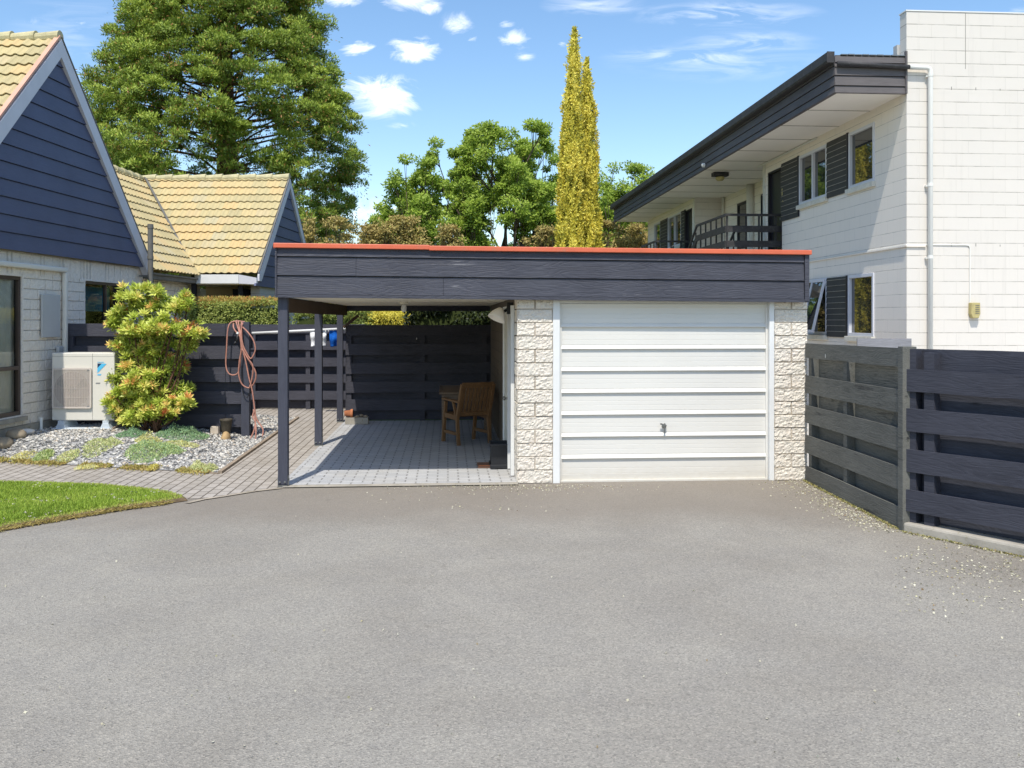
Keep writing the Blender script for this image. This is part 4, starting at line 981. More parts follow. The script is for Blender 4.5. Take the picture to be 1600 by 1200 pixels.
# open awning sash leaning out
y0, y1 = LW[1][0]+.04, (LW[1][0]+LW[1][1])/2+.06; mb = MB(); zt, zb = 2.58, 1.62; xo = AX-.26; xt = AX-.03
for a, b in ((y0,y0+.05),(y1-.05,y1)): mb.beam((xt,(a+b)/2,zt),(xo,(a+b)/2,zb),.05,.035,up=(1,0,.2))
mb.beam((xo,y0,zb),(xo,y1,zb),.04,.05).beam((xt,y0,zt),(xt,y1,zt),.04,.05); sa = mb.build('awning_sash', M['alu'], apt)
MB().quad((xo,y0+.04,zb),(xo,y1-.04,zb),(xt,y1-.04,zt),(xt,y0+.04,zt)).build('pane', M['glass'], sa)
for a, b in FW: apt_window(AX, a, b, ZB-.02, ZT, mull=(a+b)/2 if b-a > 1.2 else None)
M['sunedge'] = paint('sunlit_board_edge', (.34,.33,.29), .6, .3, .2, 8)  # pale colour for sunlight caught along the board edges, painted on as strips
# charcoal weatherboard panels between openings
def panel(X, y0, y1, z0, z1, mat='aptpanel'):
    mb = MB(); z = z0
    while z < z1-.01:
        zz = min(z+.105, z1); mb.add([(X-.032,y0,z),(X-.032,y1,z),(X-.02,y1,zz-.006),(X-.02,y0,zz-.006),(X+.0,y0,z),(X,y1,z),(X,y1,zz-.006),(X,y0,zz-.006)],[(0,3,2,1),(4,5,6,7),(0,1,5,4),(3,7,6,2),(0,4,7,3),(1,2,6,5)]); z += .105
    p = mb.build('weatherboard_panel', M[mat], apt)
    MB().box(X-.036,X-.002,y0-.045,y0-.001,z0,z1).build('corner_trim', M['aptdoor'], p)
    mb = MB(); z = z0+.105
    while z < z1-.02: mb.box(X-.0335,X-.021,y0+.002,y1-.002,z-.0075,z-.001); z += .105
    mb.build('sunlit_edges', M['sunedge'], p)
panel(AX, UW[0][1]+.05, UW[1][0]-.01, ZB-.04, ZT+.02); panel(AX, UW[1][1]+.05, UD[0]-.005, ZB-.22, ZT+.02)
panel(AX, LW[0][1]+.05, LW[1][0]-.01, 1.52, 2.62); panel(AX, FW[0][1]+.04, FW[1][0]-.01, ZB-.1, ZT); panel(AX, FD[1]+.04 if FD[1] < FW[0][0] else FW[0][0]-.02, FW[0][0]-.01, 3.4, ZT)
# doors
def apt_door(X, y0, y1, z0=3.0, z1=5.1):
    d = MB().box(X+.05,X+.085,y0+.04,y1-.04,z0,z1-.04).build('door', M['aptdoor'], apt)
    mb = MB().box(X-.01,X+.09,y0-.0,y0+.04,z0,z1).box(X-.01,X+.09,y1-.04,y1,z0,z1).box(X-.01,X+.09,y0+.04,y1-.04,z1-.04,z1); mb.build('door_frame', M['aptdoor'], d)
    MB().lathe([(0,0),(.025,0),(.025,-.05),(0,-.06)], (X+.05,y0+.12,z0+1.0), 10, 'x').build('door_handle', M['metal'], d); return d
apt_door(AX, *UD); apt_door(AX, *FD)
wr = window_opening(apt, 'window', XR, RD[0][0], RD[0][1], RD[0][2], RD[0][3], M['aptdoor'], .06, -.05, mull=(('h', 4.25),), glassm='glass', sgn=-1)
MB().box(XR-.06,XR+.04,RD[0][0]-.05,RD[0][1]+.05,RD[0][2]-.09,RD[0][2]-.01).build('window_sill', M['aptsill'], wr)
window_opening(apt, 'window', XR, RD[1][0], RD[1][1], RD[1][2], RD[1][3], M['aptdoor'], .04, -.05, glassm='glass', sgn=-1)
MB().tube([(XR-.08,yr(1177),5.35),(XR-.08,yr(1177),2.9)],.10,14).build('downpipe', M['pipecream'], apt, smooth=True)
MB().tube([(XR-.06,RY1-.2,5.35),(XR-.06,RY1-.2,2.9)],.04,10).build('downpipe', M['pipecream'], apt, smooth=True)
MB().box(AX-.02,AX+.03,RY0-.14,RY0-.002,2.9,5.355).build('corner_trim', M['aptsill'], apt)
MB().box(AX-.02,AX+.03,RY1+.002,RY1+.12,2.9,5.355).build('corner_trim', M['aptsill'], apt)
MB().tube([(AX-.02,RY0-3.0,5.335),(AX-.02,RY0-.3,5.335),(AX-.02,RY0+.3,5.335)],.018,8).build('conduit', M['pipecream'], apt)
MB().lathe([(0,0),(.02,0),(.02,-.03),(0,-.035)], (AX-.004,UD[0]-.12,4.35), 8, 'x').box(AX-.03,AX-.0,UD[0]-.10,UD[0]-.05,4.46,4.62).build('doorbell', M['meteryellow'], apt)
lp = MB().box(EX+.35,EX+.72,yat(1125, EX+.53)-.1,yat(1125, EX+.53)+.12,5.26,5.352).build('ceiling_light', M['rail'], apt, bevel=.01); MB().lathe([(0,5.26),(.10,5.25),(.11,5.21),(.07,5.16),(0,5.15)], (EX+.53,yat(1125, EX+.53),0), 14).build('lamp_shade', M['meteryellow'], lp, smooth=True)
MB().lathe([(0,0),(.05,0),(.05,-.05),(.03,-.07),(0,-.075)], (EX-.014,yat(1102, EX),5.42), 12, 'x').build('sensor', M['pipecream'], apt)
# landings with rails and stairs
def landing(y0, y1, first=True):
    d = MB().box(EX+.02,AX-.04,y0+.02,y1,2.86,3.0).build('landing_deck', M['kerbconc'], apt)
    mb = MB()
    for z0, z1 in ((3.72,3.855),(3.40,3.535)):
        mb.box(EX-.0,AX+.06,y0-.02,y0+.018,z0,z1); mb.box(EX-.02,EX+.018,y0+.019,y1,z0,z1)
        mb.beam((EX,y1+.01,(z0+z1)/2),(EX,y1+2.6,(z0+z1)/2-1.75),.036,z1-z0)
    mb.build('rail_boards', M['rail'], apt)
    mb = MB().beam((EX-.01,y0,4.09),(AX+.05,y0,4.09),.04,.05).beam((EX,y0,4.09),(EX,y1,4.09),.04,.05).beam((EX,y1,4.09),(EX,y1+2.6,2.34),.04,.05)
    mb.beam((AX-.18,y1,4.09),(AX-.18,y1+2.6,2.34),.04,.05)
    mb.build('handrail', M['rail'], apt)
    bal = lambda *a: MB().box(*a).build('baluster', M['rail'], apt)
    for x in (EX+.03, EX+.45, AX-.42, AX-.05): bal(x-.018,x+.018,y0+.02,y0+.05,3.0,4.08)
    k = 0
    while y0+.4+k*.42 < y1: bal(EX+.02,EX+.05,y0+.4+k*.42,y0+.43+k*.42,3.0,4.08); k += 1
    for k in range(6): y = y1+.2+k*.42; z = -1.75/2.6*(y-y1); bal(EX+.02,EX+.05,y,y+.03,3.0+z,4.08+z); bal(AX-.2,AX-.17,y,y+.03,3.0+z,4.08+z)
    mb = MB().beam((EX+.06,y1,2.95),(EX+.06,y1+3.9,.1),.05,.26).beam((AX-.14,y1,2.95),(AX-.14,y1+3.9,.1),.05,.26)
    for k in range(13): mb.box(EX+.08,AX-.16,y1+.28*k+.1,y1+.28*k+.36,2.78-.205*k,2.83-.205*k)
    mb.build('stair', M['rail'], apt)
    for x in (EX+.08,AX-.12): MB().box(x-.05,x+.05,y0+.05,y0+.15,0,2.86).build('landing_post', M['rail'], apt)
landing(19.15, 21.45); landing(25.75, 27.6)
# ================================================================= air conditioner
ac = thing('air_conditioner', 'ivory outdoor heat pump unit on a blue-grey base beside the house wall', 'heat pump', WORLD, (-6.34,13.6,.2))
x0, x1, y0, y1, z0, z1 = -6.805, -5.88, 13.45, 13.79, .345, 1.345
body = MB().box(x0,x1,y0,y1,z0,z1).build('casing', M['acbody'], ac, bevel=.012)
MB().box(x0+.60,x0+.604,y0-.0015,y0+.01,z0+.01,z1-.01).box(x0+.0,x1,y0-.0012,y0+.01,z1-.055,z1-.052).build('panel_seam', M['pipegrey'], body)
MB().lathe([(0,-.003),(.265,-.003),(.265,-.002)], (x0+.30,y0,.80), 40, 'y').build('fan_opening', M['acfin'], body)
fan = MB().lathe([(0,-.012),(.055,-.01),(.06,-.004)], (x0+.30,y0,.80), 16, 'y')
for k in range(3):
    a = k*2.094+.4; p = []
    for r, w in ((.05,.3),(.15,.62),(.24,.55)):
        p.append((r, a-w*.4, -.004)); 
    q = [(r, a+w*.6, -.010) for r, w in ((.24,.55),(.15,.62),(.05,.3))]
    fan.quad(*[(x0+.30+r*math.cos(t), y0+d, .80+r*math.sin(t)) for r, t, d in p+q])
fan.build('fan_blades', M['pipegrey'], body, fixn=False)
mb = MB(); gx0, gx1, gz0, gz1 = x0+.03, x0+.585, .535, 1.11
for k in range(45): z = gz0+.012+k*(gz1-gz0-.024)/44; mb.box(gx0+.01,gx1-.01,y0-.030,y0-.026,z-.0032,z+.0032)
for k in range(15): x = gx0+.012+k*(gx1-gx0-.024)/14; mb.box(x-.0025,x+.0025,y0-.026,y0-.021,gz0+.01,gz1-.01)
mb.beam((gx0,y0-.024,gz0),(gx1,y0-.024,gz0),.022,.02).beam((gx0,y0-.024,gz1),(gx1,y0-.024,gz1),.022,.02).beam((gx0,y0-.024,gz0),(gx0,y0-.024,gz1),.022,.02,up=(0,1,0)).beam((gx1,y0-.024,gz0),(gx1,y0-.024,gz1),.022,.02,up=(0,1,0))
for k in range(0, 45, 11):
    z = gz0+.012+k*(gz1-gz0-.024)/44; mb.box(gx0+.01,gx1-.01,y0-.034,y0-.030,z-.004,z+.004)
mb.build('fan_grille', M['acgrille'], body)
mb = MB()
for x in (gx1-.03,): 
    for z in (gz0+.02, gz1-.02): mb.box(x-.02,x+.012,y0-.036,y0-.0345,z-.008,z+.008)
mb.box(x0+.65,x0+.715,y0-.0025,y0-.0005,.885,.905).build('badge', M['logogrey'], body)
lx = x0+.675; lz = 1.10
mb = MB(); mb.prism([(lx,lz+.02),(lx,lz+.085),(lx+.062,lz+.085)], lambda a, b, d: (a, d, b), y0-.001, y0-.003); mb.build('logo', M['logodark'], body)
mb = MB(); mb.prism([(lx,lz+.018),(lx+.064,lz+.085),(lx+.135,lz+.085),(lx+.0,lz-.055)], lambda a, b, d: (a, d, b), y0-.0035, y0-.0045)
mb.prism([(lx,lz-.07),(lx+.06,lz-.07),(lx+.045,lz-.09),(lx,lz-.09)], lambda a, b, d: (a, d, b), y0-.002, y0-.003); mb.build('logo', M['logoblue'], body)
def text(name, body_, size, loc, parent, mat, frame_base):
    cu = bpy.data.curves.new(name, 'FONT'); cu.body = body_; cu.size = size; cu.extrude = .0008
    o = bpy.data.objects.new(name, cu); C.objects.link(o); dg = bpy.context.evaluated_depsgraph_get(); me = bpy.data.meshes.new_from_object(o.evaluated_get(dg))
    bpy.data.objects.remove(o); me.name = name; me.materials.clear(); me.materials.append(mat); o = bpy.data.objects.new(name, me); C.objects.link(o); o.parent = parent
    o.location = tuple(a-b for a, b in zip(loc, frame_base)); o.rotation_euler = (math.pi/2, 0, 0); BASE[o.name] = frame_base; return o
text('logo_text', 'DAIKIN', .030, (lx, y0-.003, lz+.093), body, M['logoblue'], BASE[body.name])
for x in (x0+.10, x0+.76):
    mb = MB(); mb.box(x-.0,x+.09,y0-.03,y1+.02,.29,.344); mb.prism([(x-.03,.235),(x+.12,.235),(x+.09,.30),(x,.30)], lambda a, b, d: (a, d, b), y0-.04, y1+.03)
    mb.build('foot', M['padblue'], ac, bevel=.005)
MB().box(x0+.02,x0+.90,y0-.07,y1+.06,.17,.237).build('base_slab', M['padblue'], ac, bevel=.01)
# ================================================================= smaller things
# table and chair in the carport -----------------------------------
tb = thing('garden_table', 'weathered brown slatted wooden table in the shaded carport corner', 'table', GAR, (.25,14.3,0))
gx = lambda u, t: to_frame(GAR, (WX(u, t), t, 0))
tx0, ty0 = gx(686, 13.6)[:2]; tx1 = .70; ty1 = 15.15; tz = .745
mb = MB()
for k in range(8): a = ty0+(ty1-ty0)*k/8; mb.box(tx0+.05, tx1-.05, a+.004, a+(ty1-ty0)/8-.006, tz-.025, tz)
mb.box(tx0, tx0+.048, ty0, ty1, tz-.028, tz+.001).box(tx1-.048, tx1, ty0, ty1, tz-.028, tz+.001); mb.build('tabletop', M['table'], tb, bevel=.003)
MB().box(tx0+.05,tx1-.05,ty0+.05,ty0+.075,tz-.13,tz-.03).box(tx0+.05,tx1-.05,ty1-.075,ty1-.05,tz-.13,tz-.03).box(tx0+.04,tx0+.065,ty0+.08,ty1-.08,tz-.13,tz-.03).box(tx1-.065,tx1-.04,ty0+.08,ty1-.08,tz-.13,tz-.03).build('apron', M['table'], tb)
for x in (tx0+.04, tx1-.10):
    for y in (ty0+.04, ty1-.10): MB().box(x, x+.06, y, y+.06, .008, tz-.03).build('leg', M['table'], tb, bevel=.004)
CH = to_frame(GAR, (-.50, 13.33, 0)); cfr = (-.56, 13.33, math.radians(29))
ch = thing('garden_chair', 'orange-brown slatted wooden armchair pushed up to the carport table', 'chair', cfr, (0,0,0))
# local: x across, +y forward (towards the table), back legs at y = 0
w2 = .255
for s in (-1, 1):
    MB().beam((s*w2,-.02,.008),(s*w2,.03,.40),.045,.05).beam((s*w2,.03,.38),(s*w2,-.14,.90),.045,.05).build('back_leg', M['chair'], ch, bevel=.004)
    MB().beam((s*w2,.52,.008),(s*w2,.42,.62),.045,.05).build('front_leg', M['chair'], ch, bevel=.004)
    MB().beam((s*w2,-.07,.64),(s*w2,.50,.655),.075,.026,up=(0,0,1)).build('armrest', M['chair'], ch, bevel=.005)
    MB().beam((s*w2,.02,.40),(s*w2,.49,.42),.03,.07).beam((s*w2,.0,.17),(s*w2,.50,.17),.025,.045).beam((s*w2,.06,.42),(s*w2,.17,.64),.03,.035).build('side_rail', M['chair'], ch)
mb = MB()
for k in range(8): x = -.21+k*.06; mb.beam((x,.02,.44),(x,-.125,.86),.044,.014,up=(0,1,0))
bk = mb.build('backrest', M['chair'], ch)
MB().beam((-w2,-.13,.885),(w2,-.13,.885),.03,.08,up=(0,-.3,1)).beam((-w2,.01,.46),(w2,.01,.46),.03,.055,up=(0,-.3,1)).build('back_rail', M['chair'], bk, bevel=.004)
mb = MB()
for k in range(7): mb.box(-w2+.02,w2-.02,.03+k*.07,.09+k*.07,.435,.452)
mb.beam((-w2,.49,.40),(w2,.49,.40),.025,.07); mb.build('seat', M['chair'], ch)
# black tub planter
q = gx(782.5, 11.2); bx0, bx1, by0, by1 = q[0]-.125, q[0]+.122, 11.08, 11.42
tub = thing('planter_box', 'black plastic tub planter standing by the carport side door', 'planter', GAR, (q[0], 11.2, 0))
def taper(mb, x0, x1, y0, y1, z0, z1, d): 
    mb.add([(x0+d,y0+d,z0),(x1-d,y0+d,z0),(x1-d,y1-d,z0),(x0+d,y1-d,z0),(x0,y0,z1),(x1,y0,z1),(x1,y1,z1),(x0,y1,z1)],[(3,2,1,0),(0,1,5,4),(1,2,6,5),(2,3,7,6),(3,0,4,7)]); return mb
mb = taper(MB(), bx0, bx1, by0, by1, .01, .29, .006); mb.build('tub', M['black'], tub)
mb = MB()
for a in ((bx0-.012,bx1+.012,by0-.012,by0+.004),(bx0-.012,bx1+.012,by1-.004,by1+.012),(bx0-.012,bx0+.004,by0+.004,by1-.004),(bx1-.004,bx1+.012,by0+.004,by1-.004)): mb.box(*a, .285, .318)
mb.build('rim', M['black'], tub, bevel=.005)
mb = MB().box(bx0-.012,bx1+.012,by0-.014,by1+.010,.02,.065).box(bx0+.0,bx0+.07,by0-.016,by1,.008,.02).box(bx1-.07,bx1,by0-.016,by1,.008,.02); mb.build('foot', M['black'], tub, bevel=.008)
MB().box(bx0+.02,bx1-.02,by0+.02,by1-.02,.22,.24).build('potting_soil', M['soil'], tub)
q = gx(757, 11.25); o = thing('clay_tile', 'flat terracotta tile lying beside the black tub planter', 'tile', GAR, (q[0], 11.3, 0))
MB().box(q[0]-.085,q[0]+.07,11.16,11.5,.01,.032).build('tile_body', paint('brown_clay', (.24,.13,.085), .8, .2, .2, 5), o, bevel=.004)
MB().box(q[0]-.075,q[0]+.068,11.17,11.20,.033,.045).build('tile_lip', M['terracotta'], o)
# concrete block, clay pot and bits at the back
q = gx(560, 16.2); cb = thing('concrete_block', 'pale hollow concrete block lying at the foot of the black rear fence', 'block', GAR, (q[0],16.1,0))
mb = MB().box(q[0]-.20,q[0]+.20,16.02,16.05,.01,.125).box(q[0]-.20,q[0]+.20,16.17,16.2,.01,.125)
for x in (-.20,-.015,.17): mb.box(q[0]+x,q[0]+x+.03,16.05,16.17,.01,.125)
mb.build('block_body', M['kerbconc'], cb, bevel=.004)
q2 = gx(547, 16.2); cp = thing('clay_pot', 'small terracotta pot lying on its side on the concrete block', 'flower pot', GAR, (q2[0],16.1,.125))
mb = MB().lathe([(.0,-.07),(.045,-.07),(.06,.04),(.068,.04),(.07,.075),(.06,.075),(.04,-.05)], (q2[0],16.1,.195), 18, 'x'); mb.build('pot_body', M['terracotta'], cp, smooth=True)
MB().lathe([(.069,.035),(.0745,.04),(.0745,.078),(.066,.08)], (q2[0],16.1,.195), 18, 'x').build('pot_rim', M['terracotta'], cp)
for k, (u, lab) in enumerate(((560,'dark rounded stone on the middle of the concrete block'),(566,'small dark stone next to the middle of the concrete block'),(573,'dark angular stone at the right end of the concrete block'))):
    q = gx(u, 16.15); mb = MB(); r = .035+.01*(k % 2)
    for (rr, z) in (): pass
    tmp = MB().lathe([(0,-r*.6),(r*.8,-r*.4),(r,0),(r*.7,r*.5),(0,r*.7)], (0,0,0), 9)
    mb.add([(q[0]+x*(1+.3*math.sin(k*3+x*90)), 16.05+.06*(k % 2)+y, .127+r*.5+z) for x, y, z in tmp.v], tmp.f)
    o = mb.build('small_stone', M['stone'], fr=GAR, base=(q[0],16.08,.125)); tag(o, lab, 'stone', 'stones on the concrete block')
# boot-shaped planter and pale block by the fence post
bx, by = G(353.5, 686, .05); bz = bedz(bx, by)
pl = thing('boot_planter', 'worn boot-shaped garden pot with dark cuff and tan toe on the gravel', 'planter', WORLD, (bx, by, bz))
mb = MB().lathe([(.0,.02),(.06,.02),(.062,.10),(.075,.19),(.088,.27),(.092,.275),(.092,.30),(.078,.30),(.074,.27),(.05,.2),(.0,.2)], (bx,by,bz), 22); mb.build('boot_shaft', paint('dark_glazed_clay', (.06,.05,.035), .7, .3, .4, 12, .3, 40), pl, smooth=True)
mb = MB(); sec = [(.0,.060,.150,.0),(-.06,.062,.125,0),(-.10,.060,.09,0),(-.14,.050,.075,0),(-.17,.03,.06,0)]; vs = []; N_ = 12
for y, r, h, _ in sec:
    for k in range(N_+1): a = math.pi*k/N_; vs.append((bx+.008+r*math.cos(a), by+y-.0, bz+h*math.sin(a)))
fs_ = [(i*(N_+1)+k, i*(N_+1)+k+1, (i+1)*(N_+1)+k+1, (i+1)*(N_+1)+k) for i in range(len(sec)-1) for k in range(N_)]; fs_.append(tuple((len(sec)-1)*(N_+1)+k for k in range(N_+1)))
mb.add(vs, fs_); mb.build('boot_toe', M['tanrock'], pl, smooth=True)
q = W(337.5, 672, 14.0); q.z = bedz(q.x, q.y); o = MB().box(q.x-.065,q.x+.06,13.92,14.02,q.z,q.z+.12).build('stone_block', M['palestone'], fr=WORLD, base=tuple(q), bevel=.012); tag(o, 'pale cut stone block behind the boot planter at the fence foot', 'stone block')
# river boulders under the window
for k, (u, v, r, lab) in enumerate(((2,676,.115,'brown round boulder at the left picture edge below the blind window'),(22,671,.115,'largest mottled boulder between two others below the window sill'),(38,662,.10,'flat pale grey boulder nearest the drain pipe below the window'))):
    t = (12.15,12.4,12.72)[k]; x = WX(u, t)+.03; z = bedz(x, t)+.02; mb = MB(); N_ = 16
    r *= 1.0; tmp = MB().lathe([(0.001,-1)]+[(math.cos(a), math.sin(a)) for a in [math.radians(d) for d in range(-75, 90, 15)]]+[(0.001,1)], (0,0,0), N_)
    vs = []
    for p in tmp.v:
        f = 1+.16*noise.noise((p[0]*1.6+k*7, p[1]*1.6, p[2]*1.6)); vs.append((x+p[0]*r*1.15*f, t+p[1]*r*f, z+p[2]*r*(.72 if k < 2 else .5)*f+r*.3))
    mb.add(vs, tmp.f); o = mb.build('boulder', M['stone'] if k < 2 else M['rockgrey'], smooth=True, base=(x, t, z)); tag(o, lab, 'boulder', 'boulders below the window')
# driftwood branch by the shrub
mb = MB(); P0 = [G(176, 674, .2), G(188, 670, .2), G(200, 667, .2), G(212, 665, .2), G(226, 664, .2)]
mb.tube([(x, y, bedz(x, y)+.03+.01*math.sin(i*2)) for i, (x, y) in enumerate(P0)], [.012,.02,.022,.018,.008], 8); mb.tube([(P0[2][0],P0[2][1],bedz(*P0[2])+.04),(P0[2][0]+.1,P0[2][1]-.05,bedz(*P0[2])+.10)], [.012,.004], 6)
o = mb.build('driftwood', paint('silver_wood', (.33,.25,.2), .9, .1, .3, 12, .5, 40), base=(P0[2][0],P0[2][1],.2)); tag(o, 'bleached driftwood branch lying between the heat pump and the shrub', 'branch')
# ground cover cushions -------------------------------------------
def cushion(u, v, wpx, hpx, tlo, thi, lab, name='ground_cover_plant', n=2600, ls=.022, cat='plant', high=.07):
    x, y = G(u, v, .1); z = bedz(x, y); x, y = G(u, v, z+.02); z = bedz(x, y); t = y; rx = wpx/2/F*t; ry = max(.08, hpx/2/(H-z)*t*t/F*.75)
    a = RNG.uniform(0, 6.283, n); r = np.sqrt(RNG.random(n)); lump = np.array([1+.28*noise.noise((math.cos(q)*1.5+u, math.sin(q)*1.5, v*.1)) for q in a]); r = r*lump
    X = x+rx*r*np.cos(a); Y = y+ry*r*np.sin(a); bump_ = np.array([.65+.9*noise.noise((p*9, q*9, u)) for p, q in zip(X, Y)]); Z = np.array([bedz(p, q) for p, q in zip(X, Y)])+high*1.25*np.clip(1-r**2, 0, 1)*bump_*RNG.uniform(.5, 1.1, n)+.008
    P = np.column_stack([X, Y, Z]); D = RNG.normal(size=(n, 3))*[.8, .8, .4]+[0, 0, .9]
    o = leaves(name, M['sedum'], P, D, RNG.uniform(.6, 1.5, n)*ls, ls*.5, RNG.uniform(tlo, thi, n), base=(x, y, z)); return tag(o, lab, cat)
cushion(160, 690, 52, 13, .62, .88, 'pale cream-green low cushion plant on the gravel below the heat pump')
cushion(107, 694, 34, 8, .6, .95, 'thin olive-yellow creeping patch nearest the house on the gravel', n=900, high=.025)
cushion(243, 701, 80, 22, .30, .72, 'largest fresh green cushion plant in the middle of the gravel bed', n=5500, high=.10)
cushion(285, 677, 74, 18, .08, .45, 'blue-green mat plant in the shade line under the big shrub', n=4500, high=.11)
cushion(207, 677, 40, 13, .05, .35, 'dark green mat plant at the foot of the shrub by the driftwood', n=1800, high=.07)
cushion(232, 686, 40, 10, .65, 1.0, 'yellow-green succulent patch behind the largest cushion plant', n=1400, high=.09)
cushion(283, 693, 50, 10, .6, 1.0, 'olive and yellow creeping patch right of the largest cushion plant', n=1300, high=.04)
cushion(311, 731, 26, 10, .66, .9, 'cream-leaved rosette plant left in the front corner of the gravel bed', n=1500, high=.06)
cushion(328, 733, 20, 9, .66, .9, 'cream-leaved rosette plant beside a dark stone in the front corner', n=1100, high=.06)
cushion(239, 731, 11, 7, .93, 1.0, 'tiny bright yellow cushion plant at the front edge of the gravel', n=700, high=.05)
cushion(136, 704, 34, 7, .8, 1.0, 'rusty orange creeping patch in the middle left of the gravel', n=600, high=.02)
cushion(68, 718, 26, 7, .45, .8, 'small green grass tuft at the front left edge of the gravel', n=900, ls=.04, high=.04)
cushion(35, 716, 40, 6, .8, 1.0, 'thin orange moss patch at the far left front edge of the gravel', n=500, high=.015)
# pink hose ---------------------------------------------------------
def spl(pts, n=10):
    P = [Vector(p) for p in pts]; P = [P[0]*2-P[1]]+P+[P[-1]*2-P[-2]]; out = []
    for i in range(1, len(P)-2):
        for k in range(n):
            t = k/n; a, b, c, d = P[i-1], P[i], P[i+1], P[i+2]
            out.append(.5*((2*b)+(c-a)*t+(2*a-5*b+4*c-d)*t*t+(3*b-a-3*c+d)*t**3))
    out.append(P[-2]); return out
hs = thing('garden_hose', 'dusty pink hose looped over the slate fence post', 'hose', WORLD, (-4.15,14.0,1.0))
def hp(u, v, t): return tuple(W(u, v, t))
mb = MB(); r_ = .0115
loops = [
 [(383,503,14.07,),(372,502,14.06),(361,504,14.02),(356,515,13.99),(354,545,13.98),(353,570,13.98),(357,583,13.97),(366,586,13.97),(373,580,13.97),(376,560,13.96),(378,535,13.96),(377,510,13.98),(378,502,14.07)],
 [(365,503,14.06),(365,512,13.99),(370,520,13.97),(376,528,13.95),(380,545,13.95),(390,565,13.94),(398,578,13.95),(400,588,13.96),(396,600,13.97),(388,606,13.97),(378,600,13.96),(373,585,13.95),(374,565,13.95),(377,545,13.95),(374,520,13.96),(369,503,14.02),(372,501,14.08)],
 [(379,511,13.98),(388,520,13.96),(396,532,13.95),(399,545,13.95),(396,555,13.95),(391,560,13.95),(384,549,13.94),(380,540,13.94),(376,522,13.95),(372,502,14.03)],
 [(380,503,14.05),(377,515,13.97),(378,540,13.94),(384,565,13.93),(389,590,13.92),(394,610,13.92),(398,640,13.92),(401,655,13.92),(407,664,13.9),(411,672,13.88),(410,682,13.86)],
 [(398,640,13.93),(395,650,13.9),(399,660,13.86),(400,675,13.8),(399,688,13.78)],
 [(396,640,13.94),(399,655,13.92),(398,668,13.88),(394,680,13.86),(388,690,13.84)],
 [(378,545,13.93),(387,560,13.93),(395,572,13.93),(394,590,13.95),(390,605,13.95)],
]
for lp_ in loops: mb.tube(spl([hp(*q) for q in lp_]), r_, 7)
mb.build('hose_loops', M['hose'], hs, smooth=True, fixn=False)
mb = MB().tube([hp(371,521,13.95),hp(371,529,13.94),hp(369,534,13.93)],[.016,.02,.016],10).tube([hp(369,534,13.93),hp(365,538,13.92)],[.02,.011],10); mb.build('hose_nozzle', M['black'], hs, smooth=True)
MB().tube([hp(372,519,13.955),hp(371,522,13.95)],.021,10).build('hose_collar', M['pipecream'], hs)
mb = MB().tube(spl([hp(378,572,14.01),hp(379,600,14.0),hp(380,615,14.0),hp(386,621,13.99),(hp(389,614,13.99))]), .006, 6); o = mb.build('cable_loop', M['black'], smooth=True, base=hp(384,600,14.0)); tag(o, 'thin dark cable hanging in a loop on the fence post below the hose', 'cable')
# clothes rail and washing
cr = thing('clothes_rail', 'white folded clothes rail in front of the far slate fence', 'clothes rail', WORLD, (-4.4,17.6,0))
ra, rb = Vector(W(394,520.5,17.6)), Vector(W(541,513.5,17.4))
MB().tube([ra, rb], .024, 10).tube([ra+Vector((0,.12,-.015)), rb+Vector((0,.12,-.01))], .012, 8).build('rail_tube', M['whitetrim'], cr, smooth=True)
for q_ in (ra.lerp(rb,.12), ra.lerp(rb,.9)): MB().tube([q_+Vector((0,.0,-.01)), Vector((q_.x,18.6,q_.z-.03))], .012, 8).build('wall_bracket', M['whitetrim'], cr)
def cloth(name, mat, u0, u1, vt, vb, t, lab, cat, skew=0.0, sleeve=False):
    mb = MB(); nx, nz = 16, 14; ph = random.uniform(0, 9)
    for j in range(nz+1):
        for i in range(nx+1):
            a, b = i/nx, j/nz; w = 1.0-(.16*b if not sleeve else .10*b); u = (u0+u1)/2+((a-.5)*(u1-u0))*w+skew*b*3; v = vt+(vb-vt)*b+math.sin(a*9+ph)*.5*b
            p = W(u, v, t); p.y += .03*math.sin(a*10+ph+b*2)*(.3+b)+.02*math.sin(b*8+ph); mb.v.append(tuple(p))
    for j in range(nz):
        for i in range(nx): a = j*(nx+1)+i; mb.f.append((a, a+1, a+nx+2, a+nx+1))
    o = mb.build(name, mat, smooth=True, base=tuple(W(u0, vt, t))); m = o.modifiers.new('thick', 'SOLIDIFY'); m.thickness = .006; return tag(o, lab, cat)
cloth('hanging_cloth', M['whitecloth'], 484, 511, 517, 541, 17.46, 'white garment hanging on the clothes rail, half hidden by the middle post', 'clothing')
cloth('hanging_cloth', M['bluecloth'], 514, 535, 516, 541.5, 17.42, 'royal blue garment hanging on the clothes rail beside the far carport post', 'clothing', skew=.1, sleeve=True)
mb = MB()
for u, v in ((513.5,516),(521,515.5),(531,515),(509,516.5)): p = W(u, v, 17.44); mb.box(p.x-.008,p.x+.008,p.y-.02,p.y+.03,p.z-.02,p.z+.035)
mb.build('clothes_pegs', M['pipecream'], cr)
# ================================================================= planting
def stem_mesh(lines, name, mat, parent):
    mb = MB()
    for pts, r0, r1 in lines: mb.tube(pts, [r0+(r1-r0)*i/(len(pts)-1) for i in range(len(pts))], 6)
    return mb.build(name, mat, parent, smooth=True, fixn=False)
